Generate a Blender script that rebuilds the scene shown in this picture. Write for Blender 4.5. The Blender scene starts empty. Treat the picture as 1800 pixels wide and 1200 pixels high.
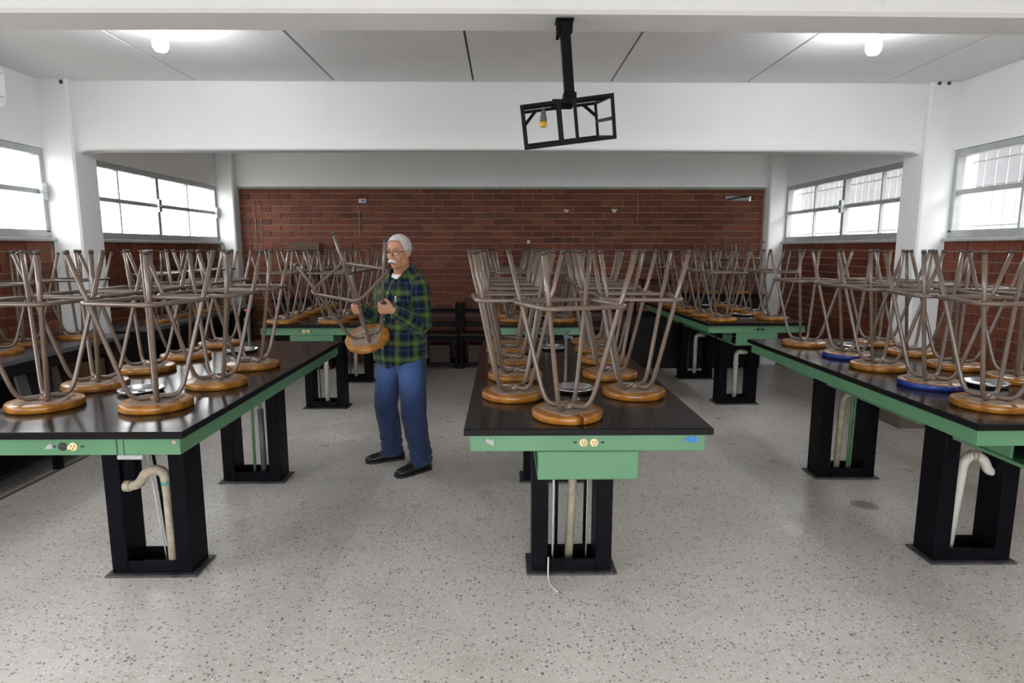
import bpy, bmesh, math, random
from mathutils import Vector, Matrix, noise
random.seed(7)
PI = math.pi
scene = bpy.context.scene
COL = scene.collection

# ------------------------------------------------------------------ camera, sky, exposure
F_PX, HORIZON, VPX = 1090.0, 437.0, 885.0
EYE = 1.6
cam_d = bpy.data.cameras.new('camera')
cam_d.sensor_width = 36.0
cam_d.lens = 36.0 * F_PX / 1800.0
cam_d.clip_start = 0.05
cam = bpy.data.objects.new('camera', cam_d)
COL.objects.link(cam)
pitch = math.atan((600 - HORIZON) / F_PX)
yaw = math.atan((900 - VPX) * math.cos(pitch) / F_PX)
cam.location = (0, 0, EYE)
cam.rotation_euler = (PI / 2 - pitch, 0, -yaw)
scene.camera = cam

scene.view_settings.view_transform = 'Standard'
scene.view_settings.look = 'None'
scene.view_settings.gamma = 1.0
scene.view_settings.use_curve_mapping = False
scene.view_settings.exposure = 1.12

SKY = 5.0
BULB = 95.0
world = bpy.data.worlds.new('overcast_sky')
scene.world = world
world.use_nodes = True
bg = world.node_tree.nodes['Background']
bg.inputs['Color'].default_value = (0.97, 0.985, 1.0, 1)
bg.inputs['Strength'].default_value = SKY

def portal(x, y, z, sx, sy, rot):
    l = bpy.data.lights.new('window_portal', 'AREA')
    l.shape = 'RECTANGLE'; l.size = sx; l.size_y = sy
    l.cycles.is_portal = True
    o = bpy.data.objects.new('window_portal', l)
    o.location = (x, y, z); o.rotation_euler = rot
    COL.objects.link(o)

# ------------------------------------------------------------------ helpers
def tag(o, label=None, cat=None, group=None, kind=None):
    if label: o['label'] = label
    if cat: o['category'] = cat
    if group: o['group'] = group
    if kind: o['kind'] = kind
    return o

def empty(name, loc=(0, 0, 0), rz=0.0, **kw):
    o = bpy.data.objects.new(name, None)
    COL.objects.link(o)
    o.empty_display_size = 0.1
    o.location = loc
    o.rotation_euler = (0, 0, rz)
    return tag(o, **kw)

class MB:
    """collects vertices and faces, builds one mesh object"""
    def __init__(s):
        s.v, s.f, s.mi, s.sm = [], [], [], []
    def face(s, idx, m=0, smooth=False):
        s.f.append(idx); s.mi.append(m); s.sm.append(smooth)
    def box(s, a, b, m=0, M=None):
        x0, y0, z0 = a; x1, y1, z1 = b
        if x0 > x1: x0, x1 = x1, x0
        if y0 > y1: y0, y1 = y1, y0
        if z0 > z1: z0, z1 = z1, z0
        n = len(s.v)
        pts = [(x0,y0,z0),(x1,y0,z0),(x1,y1,z0),(x0,y1,z0),(x0,y0,z1),(x1,y0,z1),(x1,y1,z1),(x0,y1,z1)]
        if M is not None: pts = [tuple(M @ Vector(p)) for p in pts]
        s.v += pts
        for q in ((0,3,2,1),(4,5,6,7),(0,1,5,4),(1,2,6,5),(2,3,7,6),(3,0,4,7)):
            s.face([n+i for i in q], m)
        return s
    def bbox(s, a, b, e=0.004, m=0, M=None):
        """box with chamfered edges"""
        a = [min(a[i], b[i]) for i in range(3)] + [max(a[i], b[i]) for i in range(3)]
        lo, hi = Vector(a[:3]), Vector(a[3:])
        e = min(e, min(hi - lo) * 0.45)
        bm = bmesh.new()
        bmesh.ops.create_cube(bm, size=1.0)
        c, d = (lo + hi) / 2, hi - lo
        for v in bm.verts: v.co = Vector((c[i] + v.co[i] * d[i] for i in range(3)))
        bmesh.ops.bevel(bm, geom=bm.edges[:], offset=e, segments=1, affect='EDGES')
        n = len(s.v)
        bm.verts.ensure_lookup_table(); bm.verts.index_update()
        s.v += [tuple(M @ v.co) if M is not None else tuple(v.co) for v in bm.verts]
        for f in bm.faces: s.face([n + v.index for v in f.verts], m)
        bm.free()
        return s
    def lathe(s, prof, n=24, c=(0,0,0), m=0, smooth=True, M=None, a0=0.0, a1=2*PI, mf=None):
        """profile of (r, z); closed when a1-a0 is a full turn"""
        full = abs((a1 - a0) - 2*PI) < 1e-6
        k = n if full else n + 1
        base = len(s.v)
        for (r, z) in prof:
            for i in range(k):
                t = a0 + (a1 - a0) * i / n
                p = Vector((c[0] + r*math.cos(t), c[1] + r*math.sin(t), c[2] + z))
                s.v.append(tuple(M @ p) if M is not None else tuple(p))
        for j in range(len(prof) - 1):
            mm = m if mf is None else mf(j)
            for i in range(n):
                i2 = (i + 1) % k
                s.face([base+j*k+i, base+j*k+i2, base+(j+1)*k+i2, base+(j+1)*k+i], mm, smooth)
        if full:
            if prof[0][0] > 1e-6: s.face([base + i for i in range(k)][::-1], m if mf is None else mf(0))
            if prof[-1][0] > 1e-6: s.face([base + (len(prof)-1)*k + i for i in range(k)], m if mf is None else mf(len(prof)-2))
        else:
            s.face([base + j*k for j in range(len(prof))], m)
            s.face([base + j*k + n for j in range(len(prof))][::-1], m)
        return s
    def tube(s, pts, r, n=10, m=0, caps=True, closed=False, smooth=True, ref=None):
        """tube along points; r: number, list of numbers or list of (ra, rb)"""
        P = [Vector(p) for p in pts]
        N = len(P)
        R = r if isinstance(r, (list, tuple)) else [r] * N
        T = []
        for i in range(N):
            if closed: d = P[(i+1) % N] - P[i-1]
            elif i == 0: d = P[1] - P[0]
            elif i == N-1: d = P[-1] - P[-2]
            else: d = (P[i+1] - P[i]).normalized() + (P[i] - P[i-1]).normalized()
            T.append(d.normalized())
        if ref is None:
            ref = Vector((0,0,1)) if abs(T[0].z) < 0.9 else Vector((1,0,0))
        u = Vector(ref); u = (u - T[0] * u.dot(T[0])).normalized()
        base = len(s.v)
        for i in range(N):
            u = (u - T[i] * u.dot(T[i])).normalized()
            w = T[i].cross(u)
            ra, rb = R[i] if isinstance(R[i], (tuple, list)) else (R[i], R[i])
            for k in range(n):
                a = 2*PI*k/n
                s.v.append(tuple(P[i] + u*(ra*math.cos(a)) + w*(rb*math.sin(a))))
        for i in range(N if closed else N-1):
            j = (i+1) % N
            for k in range(n):
                k2 = (k+1) % n
                s.face([base+i*n+k, base+i*n+k2, base+j*n+k2, base+j*n+k], m, smooth)
        if caps and not closed:
            s.face([base+k for k in range(n)][::-1], m)
            s.face([base+(N-1)*n+k for k in range(n)], m)
        return s
    def ellipsoid(s, c, rad, M=None, n=16, rings=10, m=0):
        base = len(s.v)
        c = Vector(c)
        pts = []
        for j in range(1, rings):
            ph = PI*j/rings
            for k in range(n):
                a = 2*PI*k/n
                pts.append(c + Vector((rad[0]*math.sin(ph)*math.cos(a), rad[1]*math.sin(ph)*math.sin(a), rad[2]*math.cos(ph))))
        pts.append(c + Vector((0,0,rad[2]))); pts.append(c - Vector((0,0,rad[2])))
        s.v += [tuple(M @ p) if M is not None else tuple(p) for p in pts]
        top, bot = base + (rings-1)*n, base + (rings-1)*n + 1
        for j in range(rings-2):
            for k in range(n):
                k2 = (k+1) % n
                s.face([base+j*n+k, base+(j+1)*n+k, base+(j+1)*n+k2, base+j*n+k2], m, True)
        for k in range(n):
            k2 = (k+1) % n
            s.face([top, base+k, base+k2], m, True)
            s.face([bot, base+(rings-2)*n+k2, base+(rings-2)*n+k], m, True)
        return s
    def loft(s, rings, m=0, smooth=True, caps=True):
        """rings: lists of equal length of points"""
        n = len(rings[0]); base = len(s.v)
        for r in rings: s.v += [tuple(p) for p in r]
        for j in range(len(rings)-1):
            for k in range(n):
                k2 = (k+1) % n
                s.face([base+j*n+k, base+j*n+k2, base+(j+1)*n+k2, base+(j+1)*n+k], m, smooth)
        if caps:
            s.face([base+k for k in range(n)][::-1], m, smooth)
            s.face([base+(len(rings)-1)*n+k for k in range(n)], m, smooth)
        return s
    def mesh(s, name, mats):
        me = bpy.data.meshes.new(name)
        me.from_pydata(s.v, [], s.f)
        for mt in (mats if isinstance(mats, (list, tuple)) else [mats]): me.materials.append(mt)
        me.polygons.foreach_set('material_index', s.mi)
        me.polygons.foreach_set('use_smooth', s.sm)
        me.update()
        return me
    def build(s, name, mats, parent=None, loc=None):
        return place(s.mesh(name, mats), name, parent, loc)

def place(me, name, parent=None, loc=None, rot=None):
    o = bpy.data.objects.new(name, me)
    COL.objects.link(o)
    if parent is not None: o.parent = parent
    if loc is not None: o.location = loc
    if rot is not None: o.rotation_euler = rot
    return o

def copy_tree(o, parent=None):
    c = o.copy(); COL.objects.link(c)
    if parent is not None: c.parent = parent
    for ch in list(o.children): copy_tree(ch, c)
    return c

def remesh(mb, name, mat, voxel, smooth_it=4, parent=None):
    """fuses overlapping closed shapes into one continuous smooth surface"""
    me = mb.mesh(name + '_raw', mat)
    t = bpy.data.objects.new(name + '_raw', me); COL.objects.link(t)
    md = t.modifiers.new('fuse', 'REMESH'); md.mode = 'VOXEL'; md.voxel_size = voxel; md.use_smooth_shade = True
    ms = t.modifiers.new('soften', 'SMOOTH'); ms.iterations = smooth_it; ms.factor = 0.5
    dg = bpy.context.evaluated_depsgraph_get()
    new = bpy.data.meshes.new_from_object(t.evaluated_get(dg))
    bpy.data.objects.remove(t); bpy.data.meshes.remove(me)
    new.name = name
    if not new.materials: new.materials.append(mat)
    new.polygons.foreach_set('use_smooth', [True] * len(new.polygons))
    return place(new, name, parent)

# ------------------------------------------------------------------ materials
class NT:
    def __init__(s, name):
        s.m = bpy.data.materials.new(name); s.m.use_nodes = True
        s.t = s.m.node_tree; s.n = s.t.nodes; s.l = s.t.links
        s.p = s.n['Principled BSDF']; s.out = s.n['Material Output']
        s._tc = None
    def coord(s, which='Object'):
        if s._tc is None: s._tc = s.n.new('ShaderNodeTexCoord')
        return s._tc.outputs[which]
    def math(s, op, a, b=None, clamp=False):
        n = s.n.new('ShaderNodeMath'); n.operation = op; n.use_clamp = clamp
        for i, x in enumerate((a, b)):
            if x is None: continue
            if isinstance(x, (int, float)): n.inputs[i].default_value = x
            else: s.l.new(x, n.inputs[i])
        return n.outputs[0]
    def noise(s, scale, detail=3, rough=0.55, vec=None, dist=0.0):
        n = s.n.new('ShaderNodeTexNoise'); n.inputs['Scale'].default_value = scale
        n.inputs['Detail'].default_value = detail; n.inputs['Roughness'].default_value = rough
        n.inputs['Distortion'].default_value = dist
        s.l.new(vec if vec is not None else s.coord(), n.inputs['Vector'])
        return n.outputs['Fac']
    def mapping(s, scale=(1,1,1), vec=None, rot=(0,0,0)):
        n = s.n.new('ShaderNodeMapping'); n.inputs['Scale'].default_value = scale; n.inputs['Rotation'].default_value = rot
        s.l.new(vec if vec is not None else s.coord(), n.inputs['Vector'])
        return n.outputs[0]
    def ramp(s, fac, stops, interp='LINEAR'):
        n = s.n.new('ShaderNodeValToRGB'); n.color_ramp.interpolation = interp
        e = n.color_ramp.elements
        while len(e) < len(stops): e.new(0.5)
        for i, (p, c) in enumerate(stops):
            e[i].position = p
            e[i].color = (c, c, c, 1) if isinstance(c, (int, float)) else (*c, 1)
        s.l.new(fac, n.inputs[0])
        return n.outputs[0]
    def mix(s, fac, a, b, mode='MIX'):
        n = s.n.new('ShaderNodeMix'); n.data_type = 'RGBA'; n.blend_type = mode
        for sock, x in ((n.inputs[0], fac), (n.inputs[6], a), (n.inputs[7], b)):
            if isinstance(x, (int, float)): sock.default_value = x
            elif isinstance(x, (tuple, list)): sock.default_value = (*x, 1)
            else: s.l.new(x, sock)
        return n.outputs[2]
    def set(s, **kw):
        for k, x in kw.items():
            k = {'color': 'Base Color', 'rough': 'Roughness', 'metal': 'Metallic', 'spec': 'Specular IOR Level', 'coat': 'Coat Weight', 'sheen': 'Sheen Weight'}.get(k, k)
            sock = s.p.inputs[k]
            if isinstance(x, (int, float)): sock.default_value = x
            elif isinstance(x, (tuple, list)): sock.default_value = (*x, 1)
            else: s.l.new(x, sock)
        return s
    def bump(s, h, strength=0.3, dist=0.01):
        n = s.n.new('ShaderNodeBump'); n.inputs['Strength'].default_value = strength; n.inputs['Distance'].default_value = dist
        s.l.new(h, n.inputs['Height']); s.l.new(n.outputs[0], s.p.inputs['Normal'])
        return s

def srgb(*c):
    return tuple(((x/255.0)/12.92 if x/255.0 <= 0.04045 else ((x/255.0+0.055)/1.055)**2.4) for x in c)

def simple(name, col, rough=0.5, metal=0.0, var=0.12, scale=12.0, spec=0.5, bump=0.0):
    t = NT(name)
    f = t.noise(scale, 4, 0.6)
    lo = tuple(x*(1-var) for x in col); hi = tuple(min(1, x*(1+var)) for x in col)
    t.set(color=t.ramp(f, [(0.3, lo), (0.7, hi)]), rough=rough, metal=metal, spec=spec)
    if bump: t.bump(t.noise(scale*6, 3), bump, 0.004)
    return t.m

def white_paint():
    t = NT('white_wall_paint')
    big = t.noise(0.8, 5, 0.6); fine = t.noise(14, 5, 0.7)
    c = t.ramp(big, [(0.3, (0.80, 0.81, 0.81)), (0.7, (0.86, 0.87, 0.875))])
    c = t.mix(t.ramp(fine, [(0.66, 0.0), (0.78, 0.35)]), c, (0.5, 0.49, 0.46))
    st = t.noise(3.2, 6, 0.75, dist=1.0)
    c = t.mix(t.ramp(st, [(0.7, 0.0), (0.8, 0.4)]), c, (0.42, 0.39, 0.34))
    t.set(color=c, rough=0.75, spec=0.25)
    t.bump(t.noise(60, 4, 0.6), 0.15, 0.004)
    return t.m
M_WHITE = white_paint()

def ceiling_mat():
    t = NT('ceiling_board')
    big = t.noise(0.9, 5, 0.6); grain = t.noise(110, 2, 0.5)
    c = t.ramp(big, [(0.3, (0.77, 0.77, 0.765)), (0.7, (0.85, 0.85, 0.85))])
    c = t.mix(t.ramp(grain, [(0.35, 0.16), (0.65, 0.0)]), c, (0.45, 0.45, 0.45))
    st = t.noise(6.0, 6, 0.8, dist=0.6)
    c = t.mix(t.ramp(st, [(0.70, 0.0), (0.78, 0.45)]), c, (0.32, 0.28, 0.22))
    t.set(color=c, rough=0.85, spec=0.2)
    t.bump(grain, 0.35, 0.004)
    return t.m
M_CEIL = ceiling_mat()
M_SEAM = simple('seam_putty', (0.16, 0.14, 0.11), 0.9, var=0.5, scale=8)
M_BEAM_STAIN = M_WHITE

def floor_mat():
    t = NT('terrazzo_floor')
    base = t.ramp(t.noise(1.3, 5, 0.6), [(0.3, (0.60, 0.56, 0.52)), (0.7, (0.72, 0.685, 0.645))])
    def chips(scale, lo, hi, dens, col, c):
        v = t.n.new('ShaderNodeTexVoronoi'); v.inputs['Scale'].default_value = scale; v.feature = 'F1'
        w = t.mix(0.35, t.coord(), t.mapping((1.0, 1.3, 1.0)))
        nz = t.n.new('ShaderNodeTexNoise'); nz.inputs['Scale'].default_value = scale*2.0; t.l.new(t.coord(), nz.inputs['Vector'])
        add = t.n.new('ShaderNodeVectorMath'); add.operation = 'MULTIPLY_ADD'
        t.l.new(nz.outputs['Color'], add.inputs[0]); add.inputs[1].default_value = (0.7/scale,)*3; t.l.new(t.coord(), add.inputs[2])
        t.l.new(add.outputs[0], v.inputs['Vector'])
        sep = t.n.new('ShaderNodeSeparateColor'); t.l.new(v.outputs['Color'], sep.inputs[0])
        size = t.math('MULTIPLY', t.ramp(sep.outputs[0], [(dens, 0.0), (dens + 0.02, 0.55), (1.0, 1.0)]), hi)
        mask = t.math('LESS_THAN', v.outputs['Distance'], size)
        cc = t.mix(sep.outputs[1], col, tuple(min(1, x*2.2) for x in col))
        return t.mix(mask, c, cc)
    c = chips(95, 0, 0.40, 0.5, (0.70, 0.66, 0.60), base)
    c = chips(72, 0, 0.42, 0.55, (0.30, 0.265, 0.24), c)
    c = chips(52, 0, 0.38, 0.64, (0.17, 0.155, 0.145), c)
    dirt = t.noise(2.1, 6, 0.7)
    c = t.mix(t.ramp(dirt, [(0.5, 0.0), (0.8, 0.3)]), c, (0.26, 0.23, 0.20))
    t.set(color=c, rough=t.ramp(t.noise(5, 3), [(0.3, 0.26), (0.7, 0.42)]), spec=0.5)
    return t.m
M_FLOOR = floor_mat()

def brick_mat(name, dark):
    t = NT(name)
    oi = t.n.new('ShaderNodeObjectInfo'); ge = t.n.new('ShaderNodeNewGeometry')
    r = t.math('FRACT', t.math('ADD', oi.outputs['Random'], t.math('MULTIPLY', ge.outputs['Random Per Island'], 7.31)))
    c = t.ramp(r, [(0.0, srgb(90, 42, 26)), (0.3, srgb(124, 62, 38)), (0.55, srgb(106, 50, 31)), (0.8, srgb(134, 74, 48)), (1.0, srgb(96, 54, 40))])
    g = t.noise(26, 5, 0.7, vec=t.coord('Object'))
    c = t.mix(t.ramp(g, [(0.35, 0.5), (0.65, 0.0)]), c, srgb(70, 36, 27))
    c = t.mix(t.ramp(t.noise(9, 4, 0.7), [(0.62, 0.0), (0.75, 0.35)]), c, srgb(118, 92, 76))
    t.set(color=c, rough=0.62, spec=0.35)
    t.bump(t.noise(90, 4, 0.7), 0.25, 0.003)
    return t.m
M_BRICK = brick_mat('clay_brick', 1.0)
M_MORTAR = simple('mortar', srgb(158, 138, 120), 0.9, var=0.25, scale=10, bump=0.3)

def black_top():
    t = NT('black_laminate')
    c = t.ramp(t.noise(3, 5, 0.6, vec=t.mapping((1, 0.25, 1))), [(0.3, (0.007, 0.0055, 0.0055)), (0.7, (0.016, 0.012, 0.012))])
    c = t.mix(t.ramp(t.noise(18, 5, 0.8), [(0.62, 0.0), (0.8, 0.18)]), c, (0.03, 0.026, 0.025))
    t.set(color=c, rough=t.ramp(t.noise(6, 4, 0.7), [(0.3, 0.13), (0.7, 0.22)]), spec=0.22)
    return t.m
M_TOP = black_top()
def top_edge():
    t = NT('worn_black_edge')
    ch = t.noise(34, 5, 0.75, vec=t.mapping((1, 1, 1.6)))
    c = t.mix(t.ramp(ch, [(0.66, 0.0), (0.69, 1.0)]), (0.006, 0.005, 0.0055), srgb(104, 74, 46))
    t.set(color=c, rough=0.42, spec=0.15)
    return t.m
M_EDGE = top_edge()
def green_enamel():
    t = NT('mint_green_enamel')
    c = t.ramp(t.noise(2.5, 5, 0.6), [(0.3, srgb(84, 130, 96)), (0.7, srgb(95, 142, 107))])
    c = t.mix(t.ramp(t.noise(40, 5, 0.8, vec=t.mapping((0.5, 0.5, 1.5))), [(0.68, 0.0), (0.74, 0.55)]), c, srgb(52, 80, 60))
    c = t.mix(t.ramp(t.noise(7, 6, 0.8, dist=1.5), [(0.68, 0.0), (0.76, 0.4)]), c, srgb(128, 166, 138))
    t.set(color=c, rough=0.38, spec=0.5)
    return t.m
M_GREEN = green_enamel()
M_BLACK = simple('black_steel', (0.0035, 0.0037, 0.006), 0.45, var=0.4, scale=9, spec=0.09)
M_BLACKD = simple('black_wood', (0.007, 0.005, 0.005), 0.55, var=0.5, scale=6, spec=0.25)
M_FLANGE = simple('scuffed_foot_plate', (0.055, 0.05, 0.055), 0.5, var=0.6, scale=14)
def stool_paint():
    t = NT('taupe_tube_paint')
    c = t.ramp(t.noise(5, 4, 0.6), [(0.3, srgb(95, 80, 70)), (0.7, srgb(113, 97, 86))])
    oi = t.n.new('ShaderNodeObjectInfo')
    add = t.n.new('ShaderNodeVectorMath'); add.operation = 'ADD'
    t.l.new(t.coord(), add.inputs[0]); t.l.new(oi.outputs['Random'], add.inputs[1])
    c = t.mix(t.ramp(t.noise(22, 5, 0.8, vec=add.outputs[0]), [(0.68, 0.0), (0.72, 0.85)]), c, srgb(56, 46, 44))
    t.set(color=c, rough=0.24, spec=0.75)
    return t.m
M_TUBE = stool_paint()
def seat_wood():
    t = NT('varnished_seat_wood')
    w = t.n.new('ShaderNodeTexWave'); w.inputs['Scale'].default_value = 2.2; w.inputs['Distortion'].default_value = 9; w.inputs['Detail'].default_value = 3
    t.l.new(t.mapping((1, 5, 1)), w.inputs['Vector'])
    oi = t.n.new('ShaderNodeObjectInfo')
    c = t.ramp(w.outputs['Fac'], [(0.0, srgb(146, 92, 26)), (0.5, srgb(164, 108, 32)), (1.0, srgb(174, 118, 40))])
    c = t.mix(t.ramp(oi.outputs['Random'], [(0, 0.0), (1, 0.45)]), c, srgb(112, 70, 30))
    c = t.mix(t.ramp(t.noise(11, 5, 0.75), [(0.55, 0.0), (0.72, 0.65)]), c, srgb(84, 50, 22))
    t.set(color=c, rough=0.28, spec=0.45, coat=0.08)
    return t.m
M_SEAT = seat_wood()
M_SEATBLUE = NT('chipped_blue_paint')
_c = M_SEATBLUE.ramp(M_SEATBLUE.noise(20, 5, 0.8), [(0.60, srgb(28, 52, 130)), (0.66, srgb(170, 120, 70))])
M_SEATBLUE.set(color=_c, rough=0.35); M_SEATBLUE = M_SEATBLUE.m
M_PLATE = simple('dusty_under_plate', srgb(138, 118, 102), 0.7, var=0.35, scale=40)
M_CAP = simple('worn_foot_cap', srgb(62, 52, 48), 0.5, var=0.5, scale=60)
M_STEEL = simple('brushed_steel', (0.62, 0.63, 0.64), 0.22, metal=1.0, var=0.1, scale=20)
M_PIPEGREY = simple('grey_pipe', srgb(84, 92, 92), 0.4, var=0.2, scale=20)
M_PVC = simple('white_plastic_pipe', srgb(206, 204, 192), 0.4, var=0.12, scale=16)
M_PVCDIRTY = simple('grimy_plastic_pipe', srgb(170, 160, 140), 0.5, var=0.3, scale=16)
M_PIPEGREEN = simple('green_pipe', srgb(92, 132, 96), 0.4, var=0.2, scale=16)
M_TEALJOINT = simple('teal_pipe_joint', srgb(96, 156, 150), 0.4)
M_RED = simple('red_plastic', srgb(170, 24, 36), 0.35)
M_RUBBER = simple('grey_rubber', srgb(88, 94, 92), 0.5, var=0.2, scale=30)
M_ALU = simple('window_aluminium', srgb(176, 180, 180), 0.4, metal=0.2, var=0.1, scale=8)
M_SILL = simple('sill_concrete', srgb(176, 174, 168), 0.7, var=0.15, scale=10)
M_LATCH = simple('latch_metal', srgb(196, 204, 206), 0.3, metal=0.5)
def glass_mat():
    t = NT('window_glass')
    tr = t.n.new('ShaderNodeBsdfTransparent'); gl = t.n.new('ShaderNodeBsdfGlossy'); gl.inputs['Roughness'].default_value = 0.02
    tr.inputs['Color'].default_value = (0.95, 0.95, 0.95, 1)
    mx = t.n.new('ShaderNodeMixShader'); mx.inputs[0].default_value = 0.06
    t.l.new(tr.outputs[0], mx.inputs[1]); t.l.new(gl.outputs[0], mx.inputs[2]); t.l.new(mx.outputs[0], t.out.inputs['Surface'])
    return t.m
M_GLASS = glass_mat()
def lens_mat():
    t = NT('spectacle_lens')
    tr = t.n.new('ShaderNodeBsdfTransparent'); gl = t.n.new('ShaderNodeBsdfGlossy'); gl.inputs['Roughness'].default_value = 0.03
    mx = t.n.new('ShaderNodeMixShader'); mx.inputs[0].default_value = 0.03
    t.l.new(tr.outputs[0], mx.inputs[1]); t.l.new(gl.outputs[0], mx.inputs[2]); t.l.new(mx.outputs[0], t.out.inputs['Surface'])
    return t.m
M_LENS = lens_mat()
def emit(name, col, k):
    t = NT(name); t.set(color=(0.9, 0.9, 0.9))
    t.p.inputs['Emission Color'].default_value = (*col, 1); t.p.inputs['Emission Strength'].default_value = k
    return t.m
M_BULB = emit('lit_bulb', (0.93, 0.96, 1.0), BULB)
M_CERAMIC = simple('white_lampholder', srgb(222, 222, 218), 0.4)
M_PLASTIC = simple('white_plastic', srgb(246, 248, 252), 0.35, var=0.04)
M_DARKSLOT = simple('dark_slot', (0.03, 0.03, 0.03), 0.6)
M_CREAM = simple('cream_socket', srgb(226, 206, 156), 0.4, var=0.06)
M_PAPER = simple('torn_paper', srgb(205, 205, 210), 0.8, var=0.08)
M_BLUEMARK = simple('blue_paint', srgb(34, 120, 190), 0.45, var=0.25, scale=40)
M_GREYMARK = simple('scraped_metal', srgb(168, 170, 168), 0.5, var=0.2, scale=40)
M_COUNTER = simple('grey_counter_top', srgb(84, 84, 88), 0.28, var=0.2, scale=5)
M_DKWOOD = simple('dark_brown_wood', srgb(52, 27, 18), 0.5, var=0.35, scale=7)
M_BOARD = simple('brown_plywood', srgb(78, 54, 36), 0.5, var=0.3, scale=9)
M_CARD = simple('cardboard', srgb(96, 68, 38), 0.8, var=0.15)
M_CABLE = simple('white_cable', srgb(214, 214, 210), 0.5)
M_YELLOW = simple('yellow_plastic', srgb(206, 164, 44), 0.4)
M_RUST = simple('rusty_steel', srgb(92, 62, 46), 0.8, var=0.4, scale=60)
M_OUTWALL = simple('outside_plaster', (0.12, 0.12, 0.125), 0.9, var=0.15, scale=1.0)
M_OUTGROUND = simple('outside_concrete', (0.30, 0.29, 0.27), 0.9, var=0.2, scale=1.0)
M_GRILLE = simple('pale_grille_paint', (0.7, 0.7, 0.7), 0.6)

# ------------------------------------------------------------------ room shell
XW, YB, YN = 3.8, 8.65, -3.2           # side walls at +-XW, back wall, near wall behind the camera
ZB, ZC, ZS = 2.42, 2.97, 1.69          # beam underside, ceiling, sill

fl = MB().box((-XW-0.3, YN-0.3, -0.12), (XW+0.3, YB+0.3, 0)).build('floor', M_FLOOR)
tag(fl, 'pale grey speckled terrazzo floor', kind='structure')
dr = MB().lathe([(0.072, 0.0), (0.072, 0.003), (0.064, 0.004), (0.062, 0.002), (0.0, 0.002)], 28).build('drain_cover', simple('drain_cover_paint', srgb(206, 198, 188), 0.5), fl)
dr.location = (2.274, 3.684, 0)
MB().lathe([(0.072, 0.0), (0.079, 0.0), (0.079, 0.0022), (0.072, 0.0034)], 28).build('drain_rim', simple('drain_rim_dirt', srgb(150, 142, 132), 0.8), dr)
st = MB().box((-3.27, 1.0, 0.0), (-3.235, 5.4, 0.003)).build('floor_strip', simple('dark_floor_strip', srgb(110, 98, 86), 0.6), fl)  # thin dark strip on the floor along the left counter

# ceiling boards with recessed seams; beams hide what lies above the middle bay
ceil = MB().box((-XW-0.3, YN-0.3, ZC+0.025), (XW+0.3, YB+0.3, ZC+0.2)).build('ceiling', M_SEAM)
tag(ceil, 'white ceiling of wide fibre boards with dark stained seams', kind='structure')
seams = [-XW, -2.535, -1.395, -0.248, 0.896, 2.032, 3.175, XW]
for (ya, yb) in ((YN, 2.36), (2.54, 5.42), (5.58, YB)):
    for i in range(7):
        g = 0.008 if i < 5 else 0.005
        MB().bbox((seams[i] + (g if i else 0), ya, ZC), (seams[i+1] - (0.008 if i < 5 else 0.005), yb, ZC + 0.03), 0.003).build('ceiling_board', M_CEIL, ceil)

def beam(n, y0, y1, label):
    b = MB()
    # slightly rounded underside with haunches at the columns
    prof = [(y0, ZC + 0.02), (y0, ZB + 0.05), (y0 + 0.005, ZB + 0.012), (y0 + 0.018, ZB), (y1 - 0.018, ZB), (y1 - 0.005, ZB + 0.012), (y1, ZB + 0.05), (y1, ZC + 0.02)]
    xs = [-XW, -3.56, -3.50, -3.40, -2, -1, 0, 1, 2, 3.40, 3.50, 3.56, XW]
    dz = [-0.03, -0.03, -0.008, 0, 0, 0.004, 0.006, 0.004, 0, 0, -0.008, -0.03, -0.03] if n < 3 else [0]*13
    rings = []
    for x, d in zip(xs, dz):
        rings.append([(x, y, z + (d if z < ZC - 0.1 else 0)) for (y, z) in prof])
    b.loft(rings, smooth=False)
    return tag(b.build('trim_%d' % n, M_WHITE), label, kind='structure')
beam(1, 2.335, 2.545, 'white painted concrete beam nearest the camera, projector cage bolted under it')
mb2 = beam(2, 5.42, 5.60, 'white painted concrete beam across the middle of the room')
beam(3, YB - 0.04, YB + 0.2, 'white painted band above the brick back wall')
def column(n, sx, y0, y1, label):
    b = MB()
    c = 0.015
    xi = sx * (3.56 if y0 < 8 else 3.59)
    xo = sx * XW
    ring = [(xo, y0), (xi + sx*c, y0), (xi, y0 + c), (xi, y1 - c), (xi + sx*c, y1), (xo, y1)]
    if sx > 0: ring = ring[::-1]
    b.loft([[(x, y, z) for x, y in ring] for z in (0, 1.2, ZC + 0.02)], smooth=False)
    return tag(b.build('trim_%d' % n, M_WHITE), label, kind='structure')
cl = column(4, -1, 5.36, 5.66, 'white concrete column between the two left windows')
cr = column(5, 1, 5.36, 5.66, 'white concrete column between the two right windows')
column(6, -1, YB - 0.16, YB + 0.05, 'white corner column left of the brick back wall')
column(7, 1, YB - 0.16, YB + 0.05, 'white corner column right of the brick back wall')
column(8, -1, 2.30, 2.58, 'white concrete column beside the camera on the left wall')
column(9, 1, 2.30, 2.58, 'white concrete column beside the camera on the right wall')
MB().box((3.553, 5.355, 0.0), (3.81, 5.667, 0.58)).build('dado', simple('brown_dado_paint', srgb(104, 92, 82), 0.7), cr)
for c_, pts in ((cl, [(-3.60, 5.355, 2.93)]), (cr, [(3.62, 5.355, 2.945), (3.70, 5.355, 2.945)])):
    for p in pts:
        MB().lathe([(0.012, 0), (0.014, 0.012), (0.008, 0.03)], 8, p).build('rusty_stub', M_RUST, c_)

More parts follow.
